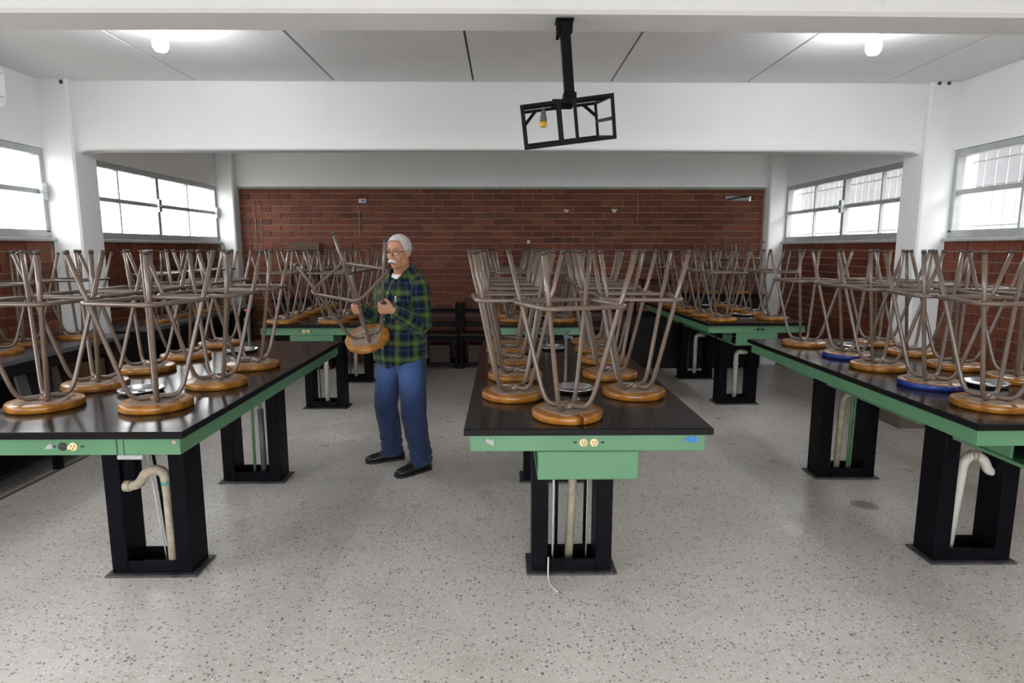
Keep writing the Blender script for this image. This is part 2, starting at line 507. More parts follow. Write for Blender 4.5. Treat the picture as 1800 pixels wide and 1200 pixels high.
# bricks ---------------------------------------------------------------------
BL, BH, JT = 0.2745, 0.0835, 0.010     # module length, course height, joint
def brick_mesh(name, length):
    b = MB()
    x0, x1, z0, z1, d, e = 0, length - JT, 0, BH - JT, 0.016, 0.003
    A = [(x0,0,z0),(x1,0,z0),(x1,0,z1),(x0,0,z1)]
    B = [(x0,-d+e,z0),(x1,-d+e,z0),(x1,-d+e,z1),(x0,-d+e,z1)]
    C = [(x0+e,-d,z0+e),(x1-e,-d,z0+e),(x1-e,-d,z1-e),(x0+e,-d,z1-e)]
    b.v = A + B + C
    for k in range(4):
        k2 = (k+1) % 4
        b.face([k, k2, 4+k2, 4+k]); b.face([4+k, 4+k2, 8+k2, 8+k])
    b.face([8, 9, 10, 11])
    return b
FULL = brick_mesh('brick', BL).mesh('brick', M_BRICK)
HALF = brick_mesh('brick', BL/2).mesh('brick', M_BRICK)

def brick_run(parent, origin, rz, n_mod, courses, choose, z_top):
    """lays courses from z_top downward; choose(course, x) -> True for a brick object of its own"""
    R = Matrix.Translation(Vector(origin)) @ Matrix.Rotation(rz, 4, 'Z')
    rest = MB()
    cnt = 0
    for c in range(courses):
        z = z_top - (c + 1) * BH + JT
        cells = []
        if c % 2 == 0: cells = [(i * BL, 1) for i in range(n_mod)]
        else: cells = [(0, 0)] + [(BL/2 + i * BL, 1) for i in range(n_mod - 1)] + [(n_mod * BL - BL/2, 0)]
        for (x, full) in cells:
            off = random.uniform(-0.003, 0.002)
            dz = random.uniform(-0.001, 0.001)
            p = R @ Vector((x, off, z + dz))
            if z < -0.0: continue
            if choose(c, x):
                o = bpy.data.objects.new('brick', FULL if full else HALF)
                COL.objects.link(o); o.parent = parent
                o.location = p; o.rotation_euler = (0, random.uniform(-0.002, 0.002), rz)
                cnt += 1
            else:
                src = FULL if full else HALF
                n = len(rest.v)
                T = Matrix.Translation(p) @ Matrix.Rotation(rz, 4, 'Z')
                rest.v += [tuple(T @ v.co) for v in src.vertices]
                for f in src.polygons: rest.face([n + i for i in f.vertices])
    return rest, cnt

wb = MB().box((-XW-0.3, YB, 0), (XW+0.3, YB+0.25, ZC+0.1)).build('wall_back', M_MORTAR)
tag(wb, 'red brick back wall behind the stool-covered tables', kind='structure')
rest, n1 = brick_run(wb, (-3.57, YB, 0), 0.0, 26, 29, lambda c, x: c < 11, ZB - 0.002)
tag(rest.build('brickwork', M_BRICK, wb), kind='stuff')
tag(MB().box((-3.59, YB - 0.03, ZB - 0.022), (3.59, YB, ZB + 0.01)).build('wall_cap', simple('grey_green_putty', srgb(140, 150, 136), 0.7), wb))
# thin wires stapled down the bricks, torn paper and a broken patch
def wire(x, z0, z1):
    MB().tube([(x, YB - 0.024, z0), (x + 0.01, YB - 0.024, (z0+z1)/2), (x, YB - 0.024, z1)], 0.004, 6).build('thin_wire', M_PVCDIRTY, wb)
wire(-1.97, 1.75, 2.22); wire(-3.38, 1.5, 2.25); wire(1.83, 1.9, 2.40); wire(-3.30, 1.5, 2.2)
for (x, z, w, h, lab) in ((-1.915, 2.243, 0.10, 0.055, 'small white paper tag high on the brick back wall, above the man holding the stool'),
                          (0.858, 2.108, 0.085, 0.04, 'torn pale paper scrap on the brick wall, beside the triangular scrap'),
                          (1.514, 2.108, 0.09, 0.05, 'triangular white paper scrap high on the brick back wall'),
                          (0.345, 1.693, 0.04, 0.05, 'tiny white paper fleck low on the brick wall above the centre tables')):
    b = MB()
    if 'triangular' in lab: r = [(-w/2, h/2), (0, -h/2), (w*0.1, -h/2), (w/2, h/2)]
    elif 'torn' in lab: r = [(-w/2, h*0.1), (-w*0.3, -h/2), (w*0.4, -h*0.3), (w/2, h/2)]
    else: r = [(-w/2, h/2), (-w/2, -h/2), (w/2, -h/2), (w/2, h/2)]
    b.loft([[(px, yy, pz) for px, pz in r] for yy in (0, -0.004)], smooth=False)
    o = b.build('paper_scrap', M_PAPER); o.location = (x, YB - 0.0205, z)
    tag(o, lab, 'paper', 'paper scraps on the brick wall')
    if 'tag' in lab: MB().box((-0.01, -0.0052, -0.018), (0.03, -0.0042, 0.014)).build('blue_print', simple('blue_print', srgb(90, 110, 170), 0.7), o)
br = empty('wall_bracket', (3.2, YB - 0.016, 2.28), label='small broken metal bracket high on the brick wall by the right corner', cat='bracket')
MB().box((-0.16, -0.012, -0.03), (0.16, 0, 0.03)).build('back_plate', M_GREYMARK, br)
MB().tube([(-0.15, -0.02, -0.02), (0.0, -0.05, 0.01), (0.15, -0.06, 0.025)], 0.012, 8).build('arm', M_DARKSLOT, br)
MB().box((0.14, -0.05, -0.04), (0.17, -0.01, 0.03)).build('end_clip', M_STEEL, br)

# side walls with window bands -------------------------------------------------
BAYS = [(2.58, 5.36), (5.66, YB - 0.16)]
NEAR_BAY = (-0.60, 2.30)
ZLOW = 1.05                            # sill of the unseen left window, lowered to let in more light
def side_wall(sx, name, label, near_objects):
    w = MB()
    xa, xb = sx * (XW + 0.016), sx * (XW + 0.22)
    if sx < 0:
        w.box((xa, YN - 0.3, 0), (xb, NEAR_BAY[0], ZS - 0.03), 0); w.box((xa, NEAR_BAY[0], 0), (xb, NEAR_BAY[1], ZLOW - 0.03), 1); w.box((xa, NEAR_BAY[1], 0), (xb, YB + 0.25, ZS - 0.03), 0)
    else: w.box((xa, YN - 0.3, 0), (xb, YB + 0.25, ZS - 0.03), 0)
    w.box((sx * XW, YN - 0.3, ZB), (xb, YB + 0.25, ZC + 0.1), 1)
    for ya, yb in ((YN - 0.3, NEAR_BAY[0]), (2.30, 2.58), (5.36, 5.66), (YB - 0.16, YB + 0.25)):
        w.box((sx * XW, ya, ZS - 0.03), (xb, yb, ZB), 1)
    o = w.build(name, [M_MORTAR, M_WHITE])
    tag(o, label, kind='structure')
    rest = MB()
    for bi, (ya, yb) in enumerate(BAYS):
        n = int(round((yb - ya) / BL)); 
        if sx < 0: org, rz = (sx * (XW + 0.016), ya + 0.003, 0), PI/2
        else: org, rz = (sx * (XW + 0.016), yb - 0.003, 0), -PI/2
        s_ = (yb - ya) / (n * BL)
        if bi == 1: ch = lambda c, x: c < 14
        else: ch = (lambda c, x: c < 16 and x > near_objects) if sx < 0 else (lambda c, x: c < 16 and x < (yb - ya) - near_objects)
        r2, k = brick_run(o, org, rz, n, 20, ch, ZS - 0.032)
        k0 = len(rest.v); rest.v += r2.v
        for f in r2.f: rest.face([k0 + i for i in f])
    ya, yb = NEAR_BAY
    n = int((yb - ya) / BL)
    if sx < 0: org, rz = (sx * (XW + 0.016), ya, 0), PI/2
    else: org, rz = (sx * (XW + 0.016), yb, 0), -PI/2
    r2, k = brick_run(o, org, rz, n, 20 if sx > 0 else 12, lambda c, x: False, ZS - 0.032 if sx > 0 else ZLOW - 0.032)
    k0 = len(rest.v); rest.v += r2.v
    for f in r2.f: rest.face([k0 + i for i in f])
    tag(rest.build('brickwork', M_BRICK, o), kind='stuff')
    return o
wl = side_wall(-1, 'wall_left', 'left wall, brick below the window band and white above', 1.65)
wr = side_wall(1, 'wall_right', 'right wall, brick below the window band and white above', 1.65)

# near wall behind the camera with an unseen window, enlarged to brighten the front floor
nw = MB()
nw.box((-XW-0.3, YN-0.25, 0), (-2.9, YN, ZC+0.1)); nw.box((2.9, YN-0.25, 0), (XW+0.3, YN, ZC+0.1))
nw.box((-2.9, YN-0.25, ZB), (2.9, YN, ZC+0.1)); nw.box((-2.9, YN-0.25, 0), (2.9, YN, 0.25))
tag(nw.build('wall_near', M_WHITE), 'white wall behind the camera, its unseen opening enlarged for more light', kind='structure')

WIN = 0
def window(sx, ya, yb, units, label, grille=False, latch=(), ZS=ZS):
    """aluminium window band: outer frame, thick mullion between units, thin mullion inside each, one mid rail"""
    global WIN
    WIN += 1
    r = empty('window_%d' % WIN, (sx * (XW + 0.05), ya, ZS), label=label, kind='structure')
    H = ZB - ZS; L = yb - ya; d = 0.025
    def bar(y0, y1, z0, z1, name, dep=d, mat=M_ALU):
        return MB().bbox((-dep, y0, z0), (dep, y1, z1), 0.003).build(name, mat, r)
    f = MB()
    t = 0.045
    f.bbox((-d-0.01, 0, 0.0), (d+0.01, L, t+0.02)); f.bbox((-d-0.01, 0, H-t-0.012), (d+0.01, L, H))
    f.bbox((-d-0.01, 0, t), (d+0.01, t, H-t)); f.bbox((-d-0.01, L-t, t), (d+0.01, L, H-t))
    f.build('frame', M_ALU, r)
    inner0, inner1 = t, L - t
    U = (inner1 - inner0) / units
    zm = H * 0.52
    for u in range(units):
        a = inner0 + u * U; b = a + U
        if u: bar(a - 0.028, a + 0.028, t + 0.02, H - t - 0.012, 'mullion', 0.032)
        m = (a + b) / 2
        bar(m - 0.011, m + 0.011, t + 0.02, H - t - 0.012, 'glazing_bar', 0.018)
        lo, hi = a + (0.028 if u else 0), b - (0.028 if u < units - 1 else 0)
        bar(lo, m - 0.011, zm - 0.02, zm + 0.02, 'rail', 0.02); bar(m + 0.011, hi, zm - 0.02, zm + 0.02, 'rail', 0.02)
        for (y0, y1) in ((lo, m - 0.011), (m + 0.011, hi)):
            for (z0, z1) in ((t + 0.02, zm - 0.02), (zm + 0.02, H - t - 0.012)):
                MB().box((-0.002, y0, z0), (0.002, y1, z1)).build('pane', M_GLASS, r)
    for y in latch:
        o = MB()
        o.bbox((-sx*0.03, y - 0.03, zm - 0.07), (-sx*0.062, y + 0.03, zm + 0.07), 0.004)
        o.lathe([(0.012, 0), (0.012, 0.012)], 10, (-sx*0.07, y - 0.01, zm - 0.01))
        o.build('latch', M_LATCH, r)
    MB().bbox((-sx*0.085, -0.02 if ya > 0 else 0, -0.03), (sx*0.12, L + 0.02, 0.0), 0.006).build('window_sill', M_SILL, r)
    if grille:
        g = MB()
        k = int(L / 0.12)
        for i in range(1, k): g.box((sx*0.135, i*L/k - 0.003, 0), (sx*0.141, i*L/k + 0.003, H))
        for z in (0.1, H - 0.1): g.box((sx*0.13, 0, z - 0.006), (sx*0.15, L, z + 0.006))
        tag(g.build('grille', M_GRILLE, r), kind='stuff')
    portal(sx * (XW + 0.24), (ya + yb) / 2, (ZS + ZB) / 2, H, L, (0, sx * PI / 2, 0))
    return r
window(-1, *BAYS[1], 2, 'far left window band of eight bright panes', latch=(1.4, 2.79))
window(-1, *BAYS[0], 2, 'near left window beside the air conditioner', latch=(2.73,))
window(1, *BAYS[1], 2, 'far right window band of eight panes with a grille outside', True, latch=(1.42,))
window(1, *BAYS[0], 2, 'near right window with a grille outside', True)
window(-1, *NEAR_BAY, 2, 'unseen left window beside the camera, made tall for more light', ZS=ZLOW)
window(1, *NEAR_BAY, 2, 'right window beside the camera', True)
WIN += 1
r = empty('window_%d' % WIN, (0, YN - 0.12, 0.25), label='unseen wide window behind the camera, enlarged to brighten the front floor', kind='structure')
for i in range(7):
    x = -2.9 + i * 5.8 / 6
    MB().bbox((x - 0.025, -0.025, 0), (x + 0.025, 0.025, ZB - 0.25), 0.003).build('mullion', M_ALU, r)
    if i < 6: MB().box((x + 0.025, -0.002, 0.04), (x + 5.8/6 - 0.025, 0.002, ZB - 0.29)).build('pane', M_GLASS, r)
MB().box((-2.9, -0.03, 0), (2.9, 0.03, 0.04)).box((-2.9, -0.03, ZB - 0.29), (2.9, 0.03, ZB - 0.25)).build('frame', M_ALU, r)
portal(0, YN - 0.27, (0.25 + ZB) / 2, 5.8, ZB - 0.25, (PI/2, 0, 0))

# outside, seen faintly through the panes
og = MB().box((-40, -40, -0.3), (40, 50, -0.14)).build('outside_ground', M_OUTGROUND)
tag(og, 'concrete yard outside the windows', kind='structure')
ob = empty('neighbouring_building', (7.8, 4.0, -0.14), label='pale grey building outside beyond the right windows', cat='building')
MB().box((0, -11, 0), (5, 14, 2.75)).build('wall', simple('outside_white_plaster', (0.34, 0.34, 0.34), 0.9, var=0.1, scale=1.0), ob)
MB().box((-0.05, -11.1, 2.75), (5.1, 14.1, 3.75)).build('roof_band', M_OUTWALL, ob)
MB().box((-0.5, -11.3, 3.75), (5.3, 14.3, 3.95)).build('roof_slab', M_OUTWALL, ob)
for i in range(7): MB().box((-0.06, -9 + i*3.2, 0.9), (0.0, -7.4 + i*3.2, 2.3)).build('window', M_ALU, ob)

# ------------------------------------------------------------------ lab tables
TOPZ = 0.90
HWID, LEN = 0.494, 2.39

def outlet(parent, x, y, z, missing=False, dark=False):
    """two round sockets on the apron"""
    o = MB().box((x - 0.062, y - 0.001, z - 0.004), (x - 0.048, y + 0.001, z + 0.004)).box((x + 0.048, y - 0.001, z - 0.004), (x + 0.062, y + 0.001, z + 0.004)).build('outlet_screws', M_DARKSLOT, parent)
    for k, dx in enumerate((-0.021, 0.021)):
        Mr = Matrix.Translation((x + dx, y, z)) @ Matrix.Rotation(PI/2, 4, 'X')
        hole = missing and k == 0
        s_ = MB().lathe([(0.017, 0.0), (0.017, 0.003), (0.0155, 0.0045), (0.0, 0.0045)], 16, M=Mr).build('socket', M_DARKSLOT if (dark or hole) else M_CREAM, parent)
        if not (dark or hole):
            sl = MB()
            for (ax, az) in ((-0.006, 0.003), (0.006, 0.003), (0.0, -0.007)):
                sl.box((x + dx + ax - 0.0015, y - 0.0052, z + az - 0.004), (x + dx + ax + 0.0015, y - 0.0042, z + az + 0.004))
            sl.build('slots', M_DARKSLOT, s_)
    if hole or missing:
        MB().bbox((x - 0.003, y - 0.006, z - 0.012), (x + 0.008, y, z + 0.004)).build('broken_cover', M_CREAM, parent)

def pedestal(t, y0, pipes):
    p = empty('pedestal'); p.parent = t
    dy = 0.165
    for sx in (-1, 1):
        MB().bbox((sx*0.198, y0, 0.012), (sx*0.118, y0 + dy, 0.80), 0.004).build('post', M_BLACK, p)
    for ya in (y0 + 0.002, y0 + dy - 0.012):
        MB().bbox((-0.118, ya, 0.012), (0.118, ya + 0.010, 0.075), 0.002).build('cross_rail', M_BLACK, p)
    MB().bbox((-0.118, y0 + dy - 0.03, 0.745), (0.118, y0 + dy - 0.002, 0.80), 0.002).build('top_rail', M_BLACK, p)
    MB().bbox((-0.225, y0 - 0.025, 0.0), (0.225, y0 + dy + 0.025, 0.012), 0.004).build('foot_plate', M_FLANGE, p)
    for (pts, r_, mat, name) in pipes:
        MB().tube([(x, y0 + yy, z) for (x, yy, z) in pts], r_, 12).build(name, mat, p)
    return p

def arc(p0, p1, p2, n=6):
    """quadratic bend between three points"""
    return [tuple((1-t)**2*p0[i] + 2*t*(1-t)*p1[i] + t*t*p2[i] for i in range(3)) for t in [k/n for k in range(n+1)]]

YM = 0.085
YT = 0.03
PIPE_TRAP = [([(-0.115, YT, 0.455)] + arc((-0.085, YT, 0.455), (-0.05, YT, 0.455), (-0.03, YT, 0.485)) + arc((-0.015, YT, 0.51), (0.01, YT, 0.54), (0.045, YT, 0.535)) + arc((0.06, YT, 0.53), (0.085, YT, 0.525), (0.085, YT, 0.48)), 0.024, M_PVCDIRTY, 'drain_trap'),
             ([(0.085, YT, 0.48), (0.088, YT, 0.02)], 0.019, M_PVCDIRTY, 'drain_pipe'),
             ([(0.085, YT, 0.49), (0.085, YT, 0.462)], 0.023, M_TEALJOINT, 'pipe_joint'),
             ([(-0.115, YT, 0.455), (-0.085, YT, 0.455)], 0.029, M_PVCDIRTY, 'pipe_joint'),
             ([(-0.02, YM + 0.03, 0.62), (0.0, YM + 0.03, 0.46), (0.03, YM + 0.03, 0.02)], 0.007, M_BLACK, 'supply_pipe'),
             ([(-0.05, YM + 0.03, 0.62), (-0.03, YM + 0.03, 0.45), (0.01, YM + 0.03, 0.02)], 0.004, M_CABLE, 'supply_hose'),
             ([(-0.085, YT + 0.02, 0.80), (-0.085, YT + 0.02, 0.49)], 0.042, M_BLACK, 'trap_body')]
PIPE_STRAIGHT = [([(0.03, YM, 0.80), (0.012, YM, 0.55), (-0.008, YM, 0.02)], 0.022, M_PVCDIRTY, 'drain_pipe'),
                 ([(0.028, YM, 0.685), (0.026, YM, 0.66)], 0.028, M_TEALJOINT, 'pipe_joint'),
                 ([(-0.085, YM, 0.79), (-0.09, YM, 0.02)], 0.006, M_CABLE, 'supply_hose'),
                 ([(-0.068, YM, 0.79), (-0.073, YM, 0.02)], 0.008, M_BLACK, 'supply_pipe'),
                 ([(0.088, YM + 0.03, 0.79), (0.084, YM + 0.03, 0.02)], 0.005, M_CABLE, 'supply_hose'),
                 ([(0.075, YM, 0.79), (0.07, YM, 0.02)], 0.008, M_BLACK, 'supply_pipe')]
PIPE_ELBOW = [([(0.10, YM, 0.535), (0.05, YM, 0.54)] + arc((0.045, YM, 0.54), (0.0, YM, 0.54), (0.0, YM, 0.49)) + [(0.0, YM, 0.02)], 0.024, M_PVC, 'drain_pipe'),
              ([(0.0, YM, 0.43), (0.0, YM, 0.40)], 0.029, M_PVC, 'pipe_joint'),
              ([(0.10, YM, 0.535), (0.13, YM, 0.53)], 0.016, M_YELLOW, 'pipe_plug'),
              ([(-0.085, YM + 0.03, 0.57), (-0.075, YM + 0.03, 0.02)], 0.007, M_RUBBER, 'supply_pipe'),
              ([(0.06, YM, 0.80), (0.07, YM, 0.66), (0.10, YM, 0.62)], 0.02, M_PVC, 'sink_tail')]
PIPE_UBEND = [([(-0.012, YM, 0.02), (-0.008, YM, 0.47)] + arc((-0.008, YM, 0.50), (-0.004, YM, 0.565), (0.022, YM, 0.565)) + arc((0.026, YM, 0.565), (0.05, YM, 0.56), (0.05, YM, 0.49)) + [(0.05, YM, 0.02)], 0.010, M_PIPEGREEN, 'supply_pipe'),
              ([(0.05, YM, 0.50), (0.052, YM, 0.02)], 0.020, M_RUBBER, 'drain_pipe')]
PIPE_CLUSTER = [([(-0.03, YM, 0.02), (-0.02, YM, 0.5)] + arc((-0.02, YM, 0.52), (-0.02, YM, 0.58), (0.03, YM, 0.59)) + [(0.06, YM, 0.60)], 0.021, M_PVCDIRTY, 'drain_pipe'),
                ([(0.03, YM - 0.03, 0.02), (0.04, YM - 0.03, 0.78)], 0.009, M_PIPEGREEN, 'supply_pipe'),
                ([(0.055, YM - 0.02, 0.02), (0.065, YM - 0.02, 0.78)], 0.009, M_PIPEGREEN, 'supply_pipe'),
                ([(-0.06, YM + 0.04, 0.02), (-0.06, YM + 0.04, 0.4)], 0.010, M_CABLE, 'supply_hose'),
                ([(0.085, YM, 0.62), (0.11, YM, 0.60)], 0.022, M_PVC, 'pipe_joint')]
PIPE_BIGELBOW = [([(-0.07, YM, 0.020), (-0.04, YM, 0.435)] + arc((-0.038, YM, 0.475), (-0.03, YM, 0.545), (0.02, YM, 0.545)) + arc((0.03, YM, 0.545), (0.07, YM, 0.535), (0.085, YM, 0.495)) + arc((0.09, YM, 0.485), (0.10, YM, 0.455), (0.14, YM, 0.460)), 0.024, M_PVC, 'drain_pipe'),
                 ([(0.0, YM, 0.547), (0.025, YM, 0.545)], 0.03, M_PVCDIRTY, 'pipe_joint')]

def sink(t, x, y, faucet=None):
    s_ = empty('sink', (x, y, TOPZ)); s_.parent = t
    MB().lathe([(0.088, 0.0), (0.097, 0.004), (0.104, 0.018), (0.103, 0.022), (0.097, 0.021), (0.082, 0.006), (0.02, 0.003), (0.0, 0.002)], 36).build('bowl', M_STEEL, s_)
    MB().lathe([(0.018, 0.0025), (0.018, 0.005), (0.012, 0.006), (0.0, 0.0055)], 16).build('drain', M_DARKSLOT, s_)
    if not faucet: return
    fx, fy = 0.0 if faucet != 'pipe' else -0.03, 0.13
    f = empty('faucet', (x + fx, y + fy, TOPZ)); f.parent = t
    if faucet == 'pipe':
        MB().lathe([(0.016, 0), (0.016, 0.006), (0.009, 0.010), (0.009, 0.045), (0.0078, 0.05), (0.0078, 0.235), (0.011, 0.238), (0.012, 0.262), (0.0, 0.264)], 14).build('column', M_PIPEGREY, f)
        b = MB().tube([(-0.010, 0, 0.252), (0.032, -0.015, 0.252)], 0.0075, 10).tube([(0.028, -0.013, 0.255), (0.031, -0.015, 0.236)], 0.006, 8)
        b.build('spout', M_PIPEGREY, f)
        MB().lathe([(0.006, 0.262), (0.006, 0.275), (0.016, 0.277), (0.016, 0.285), (0.0, 0.287)], 10).build('valve_handle', M_PIPEGREY, f)
    else:
        MB().lathe([(0.022, 0), (0.022, 0.008), (0.009, 0.012), (0.010, 0.08), (0.016, 0.20), (0.017, 0.235), (0.013, 0.245), (0.013, 0.258)], 14).build('column', M_RUBBER, f)
        MB().lathe([(0.012, 0.256), (0.020, 0.260), (0.022, 0.270), (0.018, 0.280), (0.0, 0.284)], 12).build('tap_handle', M_RED, f)
        MB().tube([(0, -0.01, 0.22), (0.0, -0.05, 0.22), (0.0, -0.065, 0.20)], 0.008, 8).build('spout', M_RUBBER, f)

TABLES = {}
def lab_table(key, cx, y0, rz, legs, pipes, label, sinks, box=True, tray=True, missing=False, dark_outlet=False, out_x=0.0, marks=None):
    t = empty('lab_table', (cx, y0, 0), rz, label=label, cat='table', group='black topped green laboratory tables')
    TABLES[key] = t
    # black laminate slab, wood showing where the edge is chipped
    b = MB()
    e = 0.004
    ring = lambda d, z: [(-HWID + d, d, z), (HWID - d, d, z), (HWID - d, LEN - d, z), (-HWID + d, LEN - d, z)]
    rs = [ring(0.002, TOPZ - 0.029), ring(0, TOPZ - 0.026), ring(0, TOPZ - e), ring(0.003, TOPZ)]
    b.loft(rs, smooth=False)
    for i in range(len(b.f)): b.mi[i] = 1
    b.mi[-1] = 0
    b.build('tabletop', [M_TOP, M_EDGE], t)
    zt, zb, ins = TOPZ - 0.029, 0.80, 0.024
    W = HWID - ins
    MB().bbox((-W, ins, zb), (W, ins + 0.018, zt), 0.0025).build('apron', M_GREEN, t)
    MB().bbox((-W, LEN - ins - 0.018, zb), (W, LEN - ins, zt), 0.0025).build('apron', M_GREEN, t)
    for sx in (-1, 1):
        MB().bbox((sx*W, ins + 0.018, zb), (sx*(W - 0.018), LEN - ins - 0.018, zt), 0.0025).build('apron', M_GREEN, t)
    for i, yy in enumerate((0.55, 1.2, 1.85)):
        MB().box((-W + 0.02, yy, zb + 0.01), (W - 0.02, yy + 0.04, zt)).build('cross_brace', M_BLACK, t)
    outlet(t, out_x, ins - 0.0005, 0.836, missing, dark_outlet)
    if box:
        x0, x1 = -0.2, 0.205
        p = empty('drawer_box'); p.parent = t
        MB().bbox((x0, ins, 0.682), (x1, ins + 0.016, 0.798), 0.003).build('front_panel', M_GREEN, p)
        MB().bbox((x0, ins + 0.016, 0.674), (x1, 0.52, 0.69), 0.002).build('bottom_board', M_GREEN, p)
        MB().bbox((x0 + 0.012, 0.18, 0.69), (x0 + 0.022, 0.52, 0.80), 0.002).build('side_board', M_GREEN, p)
        MB().bbox((x1 - 0.022, 0.10, 0.69), (x1 - 0.012, 0.52, 0.80), 0.002).build('side_board', M_GREEN, p)
    if tray:
        for (ya, yb) in ((legs[0] + 0.19, legs[1] - 0.02), (legs[1] + 0.19, LEN - ins)):
            MB().bbox((-0.2, ya, 0.676), (0.2, yb, 0.690), 0.002).build('under_tray', M_GREEN, t)
    for y, pp in zip(legs, pipes): pedestal(t, y, pp)
    for s_ in sinks: sink(t, *s_)
    for m_ in marks or (): m_(t)
    return t

def splat(name, mat, cx, cz, pts, y=0.0235):
    def f(t):
        b = MB()
        r = [(cx + px, cz + pz) for px, pz in pts]
        b.loft([[(x, yy, z) for x, z in r] for yy in (y, y - 0.0012)], smooth=False)
        b.build(name, mat, t)
    return f
def seam_mark(t):
    MB().box((0.222, 0.0225, 0.80), (0.226, 0.0245, 0.871)).box((0.250, 0.0225, 0.80), (0.2525, 0.0245, 0.871)).build('apron_joint', M_DARKSLOT, t)
    MB().bbox((0.222, 0.02, 0.782), (0.322, 0.045, 0.80), 0.003).build('joint_bracket', M_GREYMARK, t)

L1 = lab_table('L1', -1.738, 2.335, 0.0, (0.555, 1.785), (PIPE_TRAP, PIPE_UBEND), 'black topped green lab table at front left, broken socket on its green apron',
               [(-0.05, 0.68, None), (-0.06, 1.90, 'tap')], box=False, tray=False, missing=True, out_x=0.036,
               marks=[seam_mark, splat('scratch_mark', M_GREYMARK, -0.012 - 0.025, 0.836, [(-0.02, -0.01), (0.014, -0.008), (0.012, 0.006), (0.0, 0.012)]),
                      splat('pink_spot', simple('pink_paint', srgb(190, 150, 150), 0.6), 0.447, 0.852, [(-0.008, -0.006), (0.006, -0.008), (0.008, 0.004), (-0.004, 0.008)])])
C1 = lab_table('C1', 0.336, 2.36, 0.0, (0.525, 1.75), (PIPE_STRAIGHT, PIPE_ELBOW), 'black topped green lab table at front centre with a blue paint smear on its apron',
               [(0.015, 0.66, 'pipe'), (0.01, 1.96, 'pipe')], out_x=0.003,
               marks=[splat('blue_smear', M_BLUEMARK, 0.412, 0.848, [(-0.03, -0.006), (-0.012, -0.009), (0.0, -0.016), (0.02, -0.013), (0.026, 0.002), (0.018, 0.013), (-0.004, 0.012), (-0.018, 0.004)]),
                      splat('scraped_patch', M_GREYMARK, -0.392, 0.842, [(-0.018, 0.0), (-0.002, -0.012), (0.016, -0.018), (0.014, 0.008), (0.0, 0.004), (-0.008, 0.014)])])
R1 = lab_table('R1', 2.408, 2.40, 0.0, (0.56, 1.745), (PIPE_BIGELBOW, PIPE_CLUSTER), 'black topped green lab table at front right holding two blue-rimmed stools',
               [(0.086, 0.71, None), (0.11, 1.97, None)], out_x=0.1)
L2 = lab_table('L2', -1.80, 5.745, 0.0, (0.385, 1.63), (PIPE_ELBOW, PIPE_ELBOW), 'black topped green lab table at back left, beside the man in plaid',
               [(0.05, 0.45, None), (0.03, 1.25, 'tap')], out_x=-0.046)
C2 = lab_table('C2', 0.336, 5.745, 0.0, (0.40, 1.64), (PIPE_ELBOW, PIPE_STRAIGHT), 'black topped green lab table at back centre, half hidden by stools',
               [(0.02, 0.62, 'pipe'), (0.02, 1.8, None)], box=False, dark_outlet=True)
R2 = lab_table('R2', 2.435, 5.85, math.radians(1.6), (0.40, 1.66), (PIPE_ELBOW, PIPE_ELBOW), 'black topped green lab table at back right with dark sockets on its apron',
               [(0.12, 0.66, None), (0.10, 1.7, None)], dark_outlet=True, out_x=0.03)

# ------------------------------------------------------------------ stools, standing upside down
SEAT_R = 0.150
def leg_path():
    p = [(0.0, 0.050), (0.016, 0.052), (0.036, 0.047), (0.064, 0.046), (0.086, 0.054), (0.102, 0.073), (0.114, 0.101), (0.1255, 0.14), (0.212, 0.46), (0.272, 0.682)]
    return p
LEG = MB().tube([(r, 0, z) for r, z in leg_path()], 0.0101, 10, ref=(0, 1, 0)).mesh('leg', M_TUBE)
CAPM = MB().tube([(0.2712, 0, 0.679), (0.2752, 0, 0.693)], [0.0112, 0.0112], 10, ref=(0, 1, 0)).mesh('foot_cap', M_CAP)
def ring_pts(h=0.182, r=0.055, z=0.475, n=5):
    pts = []
    for q, (sx, sy) in enumerate(((1, 1), (-1, 1), (-1, -1), (1, -1))):
        cx, cy = sx*(h - r), sy*(h - r)
        for i in range(n + 1):
            a = q*PI/2 + PI/2*i/n
            pts.append((cx + r*math.cos(a), cy + r*math.sin(a), z))
    return pts
RING = MB().tube(ring_pts(), 0.0100, 8, closed=True, ref=(0, 0, 1)).mesh('footrest', M_TUBE)
SPROF = [(0.140, 0.0), (0.146, 0.0015), (SEAT_R, 0.007), (SEAT_R, 0.025), (0.147, 0.031), (0.141, 0.033), (0.0, 0.033)]
SEAT = MB().lathe(SPROF, 40).mesh('seat', M_SEAT)
SEATB = MB().lathe(SPROF, 40, mf=lambda j: 1 if j in (1, 2, 3) else 0).mesh('seat', [M_SEAT, M_SEATBLUE])
SEATC = MB().lathe([(0.05, 0.0)] + SPROF[:-1] + [(0.05, 0.033)], 48, a0=-PI/2 + 0.03, a1=-PI/2 + 0.03 + 2*PI - 0.085).lathe([(0.053, 0.0005), (0.053, 0.0325)], 24).mesh('seat', M_SEAT)
def plate_mesh():
    b = MB()
    h, r = 0.094, 0.03
    pts = [(x, y) for x, y, z in ring_pts(h, r, 0)]
    rnd = random.Random(3)
    pts = [(x*(1 + rnd.uniform(-0.03, 0.03)), y*(1 + rnd.uniform(-0.03, 0.03))) for x, y in pts]
    b.loft([[(x, y, z) for x, y in pts] for z in (0.0325, 0.0362)], smooth=False)
    b.ellipsoid((0, 0, 0.044), (0.026, 0.026, 0.014), n=12, rings=6)
    return b.mesh('under_plate', M_PLATE)
PLATE = plate_mesh()

